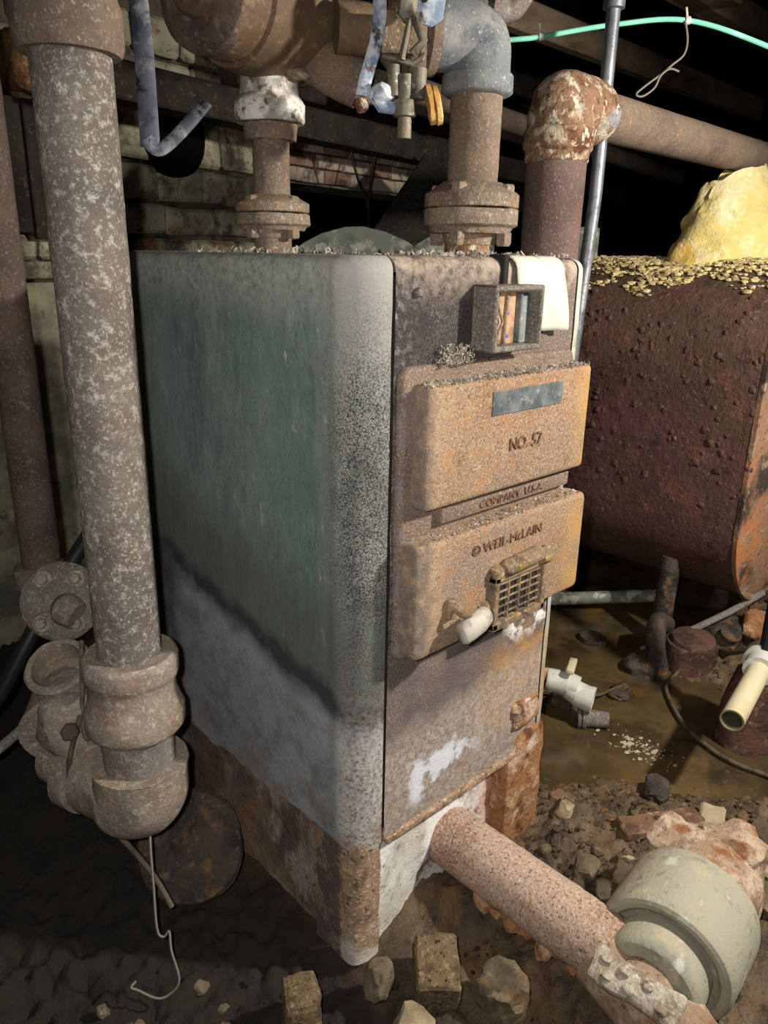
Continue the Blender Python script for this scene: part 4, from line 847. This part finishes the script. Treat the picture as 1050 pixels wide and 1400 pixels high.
for yy, xx in ((.26, 1.69), (1.3, 1.69), (.26, 2.2), (1.3, 2.2)):
    mb = MB(); mb.tube([(xx, yy, -.04), (xx - .01, yy, .10), (xx, yy, .34)], [.042, .036, .034], 16, step=.03); mb.build('leg', 'dark_scrap', tk, amp=.004, ns=24)
# insulation bundle, a tented folded sheet
IC = V((2.0, .36, 0)); iz = TZ1
mb = MB(); seg, lev = 36, 16
vs = []
for j in range(lev + 1):
    t = j / lev
    for k in range(seg):
        a = 2 * math.pi * k / seg
        c, s_ = math.cos(a), math.sin(a)
        u = abs(c) ** .75 * (1 if c > 0 else -1) * .245 * (1 - .60 * t); w = s_ * .15 * (1 - .72 * t)
        bulge = 1 + .16 * noise.noise(V((c * 1.5, s_ * 1.5, t * 2.5 + 4))) + .09 * noise.noise(V((c * 4, s_ * 4, t * 6)))
        p = IC + rv * (u * bulge - .03 * t + .02) - fv * (w * bulge)
        z = iz - .035 + .335 * t ** .9 + (.02 * noise.noise(V((c * 1.2, s_ * 1.2, 9))) - (.05 * sstep(.1, -.6, c))) * t
        dx = p.x - TX
        surf = TZ1 - TR + math.sqrt(max(0, TR ** 2 - dx * dx))
        z = max(z, surf - .004) if t > .05 else surf - .012
        vs.append((p.x, p.y, z))
fs = [(j * seg + k, j * seg + (k + 1) % seg, (j + 1) * seg + (k + 1) % seg, (j + 1) * seg + k) for j in range(lev) for k in range(seg)]
for j in range(5):   # the mouth falls inwards
    for k in range(seg):
        top = V(vs[lev * seg + k]); c = IC + V((0, 0, iz + .20)) + rv * -.01
        q = top.lerp(c, .12 + .2 * j); vs.append(tuple(q - V((0, 0, .02 * (j + 1)))))
b = (lev) * seg
fs += [(b + j * seg + k, b + j * seg + (k + 1) % seg, b + (j + 1) * seg + (k + 1) % seg, b + (j + 1) * seg + k) for j in range(5) for k in range(seg)]
fs.append(tuple(b + 5 * seg + k for k in range(seg)))
mb.add(vs, fs)
ins = mb.build('insulation_bundle', 'insulation', org=(2.0, .36, TZ1), amp=.010, ns=16, ang=50)
tag(ins, 'crumpled yellow glass wool bundle sitting on top of the red tank', 'insulation')
r_ = random.Random(12); mb = MB()
for k in range(2600):
    y = r_.gauss(.36, .26); a = R(90 + abs(r_.gauss(0, 34)) + 4)
    if k % 3 == 0: a = R(r_.uniform(95, 150)); y = r_.gauss(.55, .16)
    if not (.02 < y < 1.1) or a > R(152): continue
    if noise.noise(V((y * 14, a * 6, 2))) < -.16 and a > R(112): continue
    if a > R(134 + 30 * noise.noise(V((y * 5, 3, 1)))): continue
    s = .0026 + .010 * r_.random() ** 2.5
    mb.rock((TX + (TR + .002) * math.cos(a), y, TZ1 - TR + (TR + .002) * math.sin(a)), (s, s * 1.2, s * .7), k, 1, .5)
tag(mb.build('insulation_crumbs', 'crumb', org=(1.9, .4, TZ1), ang=30), 'pale yellow crumbs scattered over the shoulder of the red tank', 'crumbs', kind='stuff')
# cans behind, dim
mb = MB(); mb.lathe([(0, .05), (0, .055), (.12, .055), (.125, .05)], (1.86, .86, 1.34), (0, 0, 1), 20); tag(mb.build('grey_can', 'slate', org=(1.86, .86, 1.34)), 'dim grey can standing on the tank behind the conduit', 'can')

# ------------------------------------------------------------------ things on the wet floor
# white plastic valve at the boiler's right base
pv = thing('drain_valve', (1.0, .2, 0), 'white plastic drain valve sticking out beside the boiler base', 'valve')
mb = MB(); mb.tube([(.93, .33, .125), (.985, .255, .118)], [.032, .030], 18, step=.02); mb.build('stub', 'orange_rust', pv, amp=.004, ns=30)
mb = MB(); mb.tube([(.965, .275, .118), (1.0, .222, .112), (1.012, .19, .105)], [.034, .036, .034], 22); mb.lathe([(0, .030), (.0, .036), (.022, .037), (.026, .03)], (.99, .238, .112), V((.45, -.85, 0)), 22)
mb.tube([(1.0, .215, .10), (1.012, .185, .085), (1.022, .16, .08)], [.034, .038, .036], 22); mb.lathe([(-.02, .035), (.03, .040), (.034, .040), (.034, .028), (.0, .026), (.0, .001)], (1.012, .172, .082), V((.35, -.9, -.1)), 24, caps=False)
mb.build('valve_body', 'white_pvc', pv, ang=40)
mb = MB(); mb.tube([(1.005, .222, .14), (1.006, .220, .162)], .014, 14); mb.build('valve_stem', 'white_pvc', pv)
mb = MB(); mb.box((-.042, -.012, -.009), (.042, .012, .009), .005, 2, mtx=Matrix.Translation((1.01, .218, .168)) @ Matrix.Rotation(R(25), 4, 'Z')); mb.build('valve_handle', 'pvc', pv, 'cream valve handle')
el = thing('floor_plug', (1.04, .13, 0), 'grey ringed plastic plug lying below the white valve', 'plug')
mb = MB(); d = V((.55, -.8, .02)).normalized(); mb.lathe([(0, .026), (.0, .036), (.006, .037), (.010, .028), (.014, .036), (.022, .037), (.026, .028), (.04, .026), (.09, .024), (.092, .018), (.06, .016)], V((1.005, .175, .012)), d, 22, caps=False); mb.build('body', 'fitting_grey', el)
mb = MB(); mb.tube([(1.02, .16, .05), (1.03, .15, .018)], .006, 8); mb.build('ring_tab', 'fitting_grey', el)
mb = MB(); mb.box((1.04, .23, -.02), (1.10, .30, .03), .006, 1, mtx=None); tag(mb.build('dark_wedge', 'dark_scrap', org=(1.07, .26, 0), amp=.004, ns=20), 'dark ribbed scrap wedge behind the white valve', 'scrap')
mb = MB(); mb.tube(smooth_path([(.95, .42, .012), (1.06, .322, .012), (1.144, .211, .012), (1.22, .19, .010), (1.285, .174, .012)], 6), .005, 8); tag(mb.build('wire', 'wire_dark', org=(1.1, .25, 0)), 'dark wire lying in the water behind the white valve', 'wire')
mb = MB(); mb.tube(smooth_path([(1.60, .10, .03), (1.49, .095, .008), (1.40, .085, .002), (1.32, .03, .0), (1.234, -.055, .0), (1.184, -.136, .0), (1.155, -.232, .0), (1.168, -.327, .0), (1.2, -.45, 0)], 8), .0065, 10); tag(mb.build('cable', 'wire_dark', org=(1.3, 0, 0)), 'muddy cable looping through the puddle to the right edge', 'cable')
# cream plastic pipe with fitting on a dark rusty stub
pp_ = thing('plastic_pipe', (1.12, -.25, 0), 'cream plastic pipe end jutting over the puddle at the right edge', 'pipe')
p0, p1 = V((.952, -.283, .25)), V((1.285, -.228, .258)); d = (p1 - p0).normalized()
mb = MB(); mb.lathe([(0, .0255), (0, .0300), (.34, .0300), (.34, .0255)], p0, d, 30, caps=False); mb.lathe([(0, .0255), (.34, .0255)], p0, d, 30, caps=False); mb.lathe([(0, .0300), (0, .0255)], p0, d, 30, caps=False); mb.build('pipe', 'pvc', pp_, fixn=False)
mb = MB(); mb.lathe([(.0, .0254), (.2, .0250)], p0 + d * .012, d, 24, caps=False); mb.lathe([(.0, .024), (.001, .0005)], p0 + d * .10, d, 24, caps=False); mb.build('pipe_bore', 'pvc_in', pp_)
mb = MB(); mb.lathe([(0, .031), (0, .043), (.05, .046), (.055, .056), (.09, .058), (.12, .05)], p1 - d * .045, d, 30); mb.rock(p1 + d * .04, (.045, .045, .055), 3, 3, .15); mb.build('fitting', 'white_pvc', pp_, 'dirty white plastic fitting', amp=.003, ns=26)
mb = MB(); mb.tube([p1 + V((.02, .0, .02)), p1 + V((.06, .02, .6))], .022, 16); mb.build('upright', 'black_hose', pp_, 'dark upright pipe')
mb = MB(); mb.tube([(1.30, -.21, -.06), (1.30, -.212, .10), (1.30, -.22, .22)], [.085, .078, .06], 24, step=.03); mb.build('rusty_stub', 'red_scrap', pp_, 'dark red rusty stub under the fitting', amp=.004, ns=18)

# scrap heap under the tank
def scrap(name, c, size, seed, m, label, cat='scrap', group=None, rot=None, sub=3, amp=.3):
    mb = MB(); mb.rock(c, size, seed, sub, amp, rot); return tag(mb.build(name, m, org=c, amp=.003, ns=30), label, cat, group)
sc = thing('rusty_motor', (1.62, .075, 0), 'red brown rusty motor lump under the tank corner', 'motor')
mb = MB(); mb.tube([(1.60, .10, -.05), (1.60, .10, .085)], .085, 22, step=.02); mb.build('body', 'red_scrap', sc, amp=.006, ns=18)
mb = MB(); mb.lathe([(0, .07), (.006, .075), (.02, .072), (.03, .045), (.034, .02)], (1.60, .10, .085), (-.1, -.1, 1), 26); mb.build('cap', 'red_scrap', sc, amp=.003, ns=24)
scrap('scrap_iron', (1.46, .20, .0), (.07, .055, .045), 3, 'dark_scrap', 'black oily lump at the foot of the tank leg')
mb = MB(); mb.tube(bend([(1.50, .16, -.02), (1.49, .19, .10), (1.56, .22, .14), (1.63, .22, .10)], .05), .034, 16); tag(mb.build('bent_pipe', 'dark_scrap', org=(1.52, .19, 0), amp=.004, ns=20), 'curved rusty elbow pipe beside the tank leg', 'pipe')
mb = MB(); mb.tube([(1.58, .72, .04), (1.93, .40, .06)], .026, 14); tag(mb.build('grey_tube', 'slate', org=(1.75, .55, .05)), 'dull grey tube lying in the dark under the tank', 'tube')
scrap('scrap_iron', (1.80, .06, .07), (.10, .07, .06), 4, 'dark_scrap', 'heap of brown scrap behind the rusty motor')
scrap('scrap_iron', (1.86, -.03, .12), (.09, .06, .05), 6, 'orange_rust', 'orange rusty crust on the scrap heap below the tank end')
scrap('scrap_iron', (1.97, -.02, .15), (.10, .06, .035), 9, 'dark_scrap', 'crumpled dark plate topmost on the scrap heap')
mb = MB(); mb.tube([(1.62, .14, .10), (1.78, .06, .16), (1.90, .0, .22)], .012, 10); tag(mb.build('scrap_rod', 'fitting_grey', org=(1.75, .07, .15)), 'grey rod leaning up the scrap heap to the tank rim', 'rod')
mb = MB(); mb.lathe([(0, .03), (.004, .036), (.012, .036), (.014, .02)], (1.71, .02, .105), (-.2, -.3, 1), 20); tag(mb.build('iron_washer', 'dark_scrap', org=(1.71, .02, .1)), 'thick iron washer lying on the scrap beside the rusty motor', 'washer')
mb = MB(); mb.tube([(1.9, -.04, .20), (2.4, -.06, .20)], .022, 12); tag(mb.build('steel_bar', 'fitting_grey', org=(2.1, -.05, .2)), 'grey steel bar lying below the end of the tank', 'bar')

# stones with their own labels
def stone(c, size, seed, m, label, rot=(0, 0, 0), group=None, sub=3, amp=.25, name='stone'):
    mb = MB(); mb.rock(c, size, seed, sub, amp, Euler([R(a) for a in rot])); return tag(mb.build(name, m, org=c, amp=.002, ns=40, ang=25), label, 'stone', group)
mb = MB(); mt = Matrix.Translation((.035, -.125, .005)) @ Matrix.Rotation(R(-43), 4, 'Z') @ Matrix.Rotation(R(14), 4, 'X')
mb.box((-.043, -.055, -.045), (.043, .055, .045), .005, 1, mtx=mt, sub=4); tag(mb.build('cinder_brick', 'cinder', org=(.035, -.125, 0), amp=.004, ns=30), 'coarse square cinder brick in front of the boiler corner', 'brick')
stone((-.10, -.195, .018), (.055, .04, .028), 3, 'pale_stone', 'pale angular stone below the cinder brick at the bottom edge', (10, 5, 40))
mb = MB(); mt = Matrix.Translation((-.205, .0, .0)) @ Matrix.Rotation(R(-30), 4, 'Z'); mb.box((-.034, -.04, -.06), (.034, .04, .048), .012, 2, mtx=mt, sub=3); tag(mb.build('block_stub', 'cinder', org=(-.205, 0, 0), amp=.007, ns=22), 'dim rounded brick stub left of the boiler corner', 'brick')
stone((-.055, -.055, .0), (.03, .03, .04), 8, 'stone', 'dim upright stone right under the boiler corner', (0, 10, 20))
stone((.10, -.24, .005), (.05, .05, .045), 12, 'stone', 'dim brown stone right of the cinder brick', (0, 0, 30))
stone((.595, -.045, .03), (.026, .022, .028), 5, 'pale_stone', 'tan angular stone standing in the mud right of the boiler base', (20, 10, 30))
stone((.625, -.005, .025), (.026, .02, .018), 6, 'flat_red', 'small orange brown stone behind the tan mud stone', (0, 0, 10))
stone((.645, -.03, .022), (.022, .018, .018), 16, 'stone', 'dark small stone beside the tan mud stone', (0, 0, 50))
stone((.525, -.255, .03), (.024, .02, .034), 7, 'pale_stone', 'brown stone wedged behind the grey coupling ring', (10, 20, 0))
stone((.475, -.185, .025), (.036, .028, .022), 9, 'stone', 'mud caked lump beside the pink pipe', (0, 0, 30))
stone((.455, -.245, .020), (.022, .018, .016), 10, 'pale_stone', 'small grey pebble between the pink pipe and coupling', (0, 0, 30))
mb = MB(); mt = Matrix.Translation((.735, -.235, .028)) @ Matrix.Rotation(R(-38), 4, 'Z') @ Matrix.Rotation(R(-6), 4, 'Y'); mb.box((-.105, -.035, -.014), (.10, .03, .016), .006, 1, mtx=mt, sub=4); tag(mb.build('flat_stone', 'flat_red', org=(.735, -.235, .02), amp=.006, ns=24), 'flat reddish stone slab behind the grey coupling', 'stone')
mb = MB(); mt = Matrix.Translation((.815, -.325, .032)) @ Matrix.Rotation(R(20), 4, 'Z') @ Matrix.Rotation(R(6), 4, 'Y'); mb.box((-.085, -.03, -.014), (.08, .03, .016), .006, 1, mtx=mt, sub=4); tag(mb.build('flat_stone', 'pale_stone', org=(.815, -.325, .02), amp=.006, ns=24), 'flat tan stone slab with a sharp edge beside the puddle', 'stone')
stone((.79, -.475, .03), (.05, .045, .03), 14, 'pale_stone', 'pale stone at the right edge beside the coupling', (0, 0, 20))
stone((.70, -.52, .01), (.06, .05, .03), 15, 'stone', 'ochre mud caked stone right of the coupling at the right edge', (0, 0, 70))
stone((.86, -.16, .02), (.05, .034, .022), 17, 'dark_scrap', 'dark wet clod at the edge of the puddle', (0, 0, 20))
stone((1.25, .17, .0), (.045, .03, .016), 18, 'dark_scrap', 'dark clod in the water left of the tank leg', (0, 0, 20))
mb = MB(); mb.lathe([(0, .05), (.014, .052), (.016, .044), (.008, .03), (.008, .001)], (1.52, .44, -.012), (.1, -.1, 1), 22); tag(mb.build('sunken_ring', 'dark_scrap', org=(1.52, .44, -.01), amp=.003, ns=20), 'round dark ring half sunk in the water under the tank', 'ring')
r_ = random.Random(31); mb = MB()
for k in range(160):
    q = .0015 + .008 * r_.random() ** 3; mb.rock((1.04 + r_.gauss(0, .035), -.02 + r_.gauss(0, .05), -.0115), (q, q * r_.uniform(.4, 1), .0015), k, 1, .6)
tag(mb.build('foam_scum', 'clamp', org=(1.04, -.02, -.01)), 'pale scum floating on the puddle near the white valve', 'scum', kind='stuff')

r_ = random.Random(21); nst = 0
protos = []
for k in range(5):
    mb = MB(); mb.rock((0, 0, 0), (.016, .014, .010), k + 40, 2, .35); protos.append(mb.build('pebble', 'stone', org=(0, 0, 0), ang=25))
zones = [('small stone half sunk in the mud between boiler and coupling', 'stones in the mud bank', 14, lambda r: (r.uniform(.42, .95), r.uniform(-.34, .02))),
         ('dim small stone on the dark floor left of the boiler', 'stones on the dark floor', 10, lambda r: (r.uniform(-.55, -.15), r.uniform(-.05, .30))),
         ('small stone on the ground below the cinder brick and pipe', 'stones by the cinder brick', 12, lambda r: (r.uniform(-.16, .19), r.uniform(-.34, -.05)))]
mb = MB()
for k in range(900):
    x, y = (r_.uniform(.36, 1.0), r_.uniform(-.42, .10)) if k % 3 else ((r_.uniform(-.6, .2), r_.uniform(-.34, .3)) if k % 2 else (r_.uniform(1.45, 1.95), r_.uniform(-.1, .22)))
    if ground(x, y) < -.02 and x > .3: continue
    if -.07 < x < .55 and y > -.03: continue
    q = r_.random() ** 2 * .009 + .003; mb.rock((x, y, ground(x, y) + q * .2), (q, q * .8, q * .6), k, 1, .6)
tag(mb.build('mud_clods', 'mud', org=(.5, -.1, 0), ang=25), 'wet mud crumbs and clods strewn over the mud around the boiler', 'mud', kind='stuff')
first = True; used = set()
for lab, grp, n, fn in zones:
    for k in range(n):
        x, y = fn(r_)
        if math.hypot(x - .035, y + .125) < .085 or (.17 < x < .34 and y > -.5) or (x > .25 and y < -.3 and x < .66) or (-.26 < x < -.14 and abs(y) < .07): continue
        i = r_.randrange(5); pr = protos[i]
        o = pr if i not in used else pr.copy()
        if i in used: COL.objects.link(o)
        used.add(i)
        s = r_.uniform(.4, 1.1); o.scale = (s, s, s); o.rotation_euler = (r_.uniform(-.4, .4), r_.uniform(-.4, .4), r_.uniform(0, 6)); o.location = (x, y, ground(x, y) + .002 * s)
        tag(o, lab, 'stone', grp)
# brown rough block high on the left wall
mb = MB(); mb.rock(W(.20, -.13, 1.90), (.12, .10, .10), 3, 3, .25); tag(mb.build('brown_block', 'brown_block', org=W(.20, -.10, 1.9), amp=.008, ns=18), 'rough rust brown block at the upper left edge behind the tall pipe', 'block')
for i, (u0, u1, z0, z1, lab) in enumerate(((-.02, .16, 1.40, 1.80, 'dark weathered board on the wall at the left edge'), (.17, .34, 1.38, 1.80, 'dark board on the wall behind the tall pipe'))):
    mb = MB(); mb.box((u0, -.06, z0), (u1, -.035, z1), .004, 1, mtx=WM); tag(mb.build('wall_board', 'dark_wood', org=W(u0, -.05, z0)), lab, 'board')
# thin cords hanging before the added opening
mb = MB(); mb.tube(smooth_path([W(1.48, -.30, 1.86), W(1.55, -.32, 1.66), W(1.60, -.34, 1.55), W(1.60, -.34, 1.35)], 6), .006, 6); mb.tube(smooth_path([W(1.72, -.30, 1.86), W(1.64, -.32, 1.66), W(1.60, -.34, 1.55)], 6), .005, 6); tag(mb.build('hanging_cord', 'dark_wood', org=W(1.6, -.3, 1.6)), 'dark forked cord hanging behind the boiler in front of the bricks', 'cord')
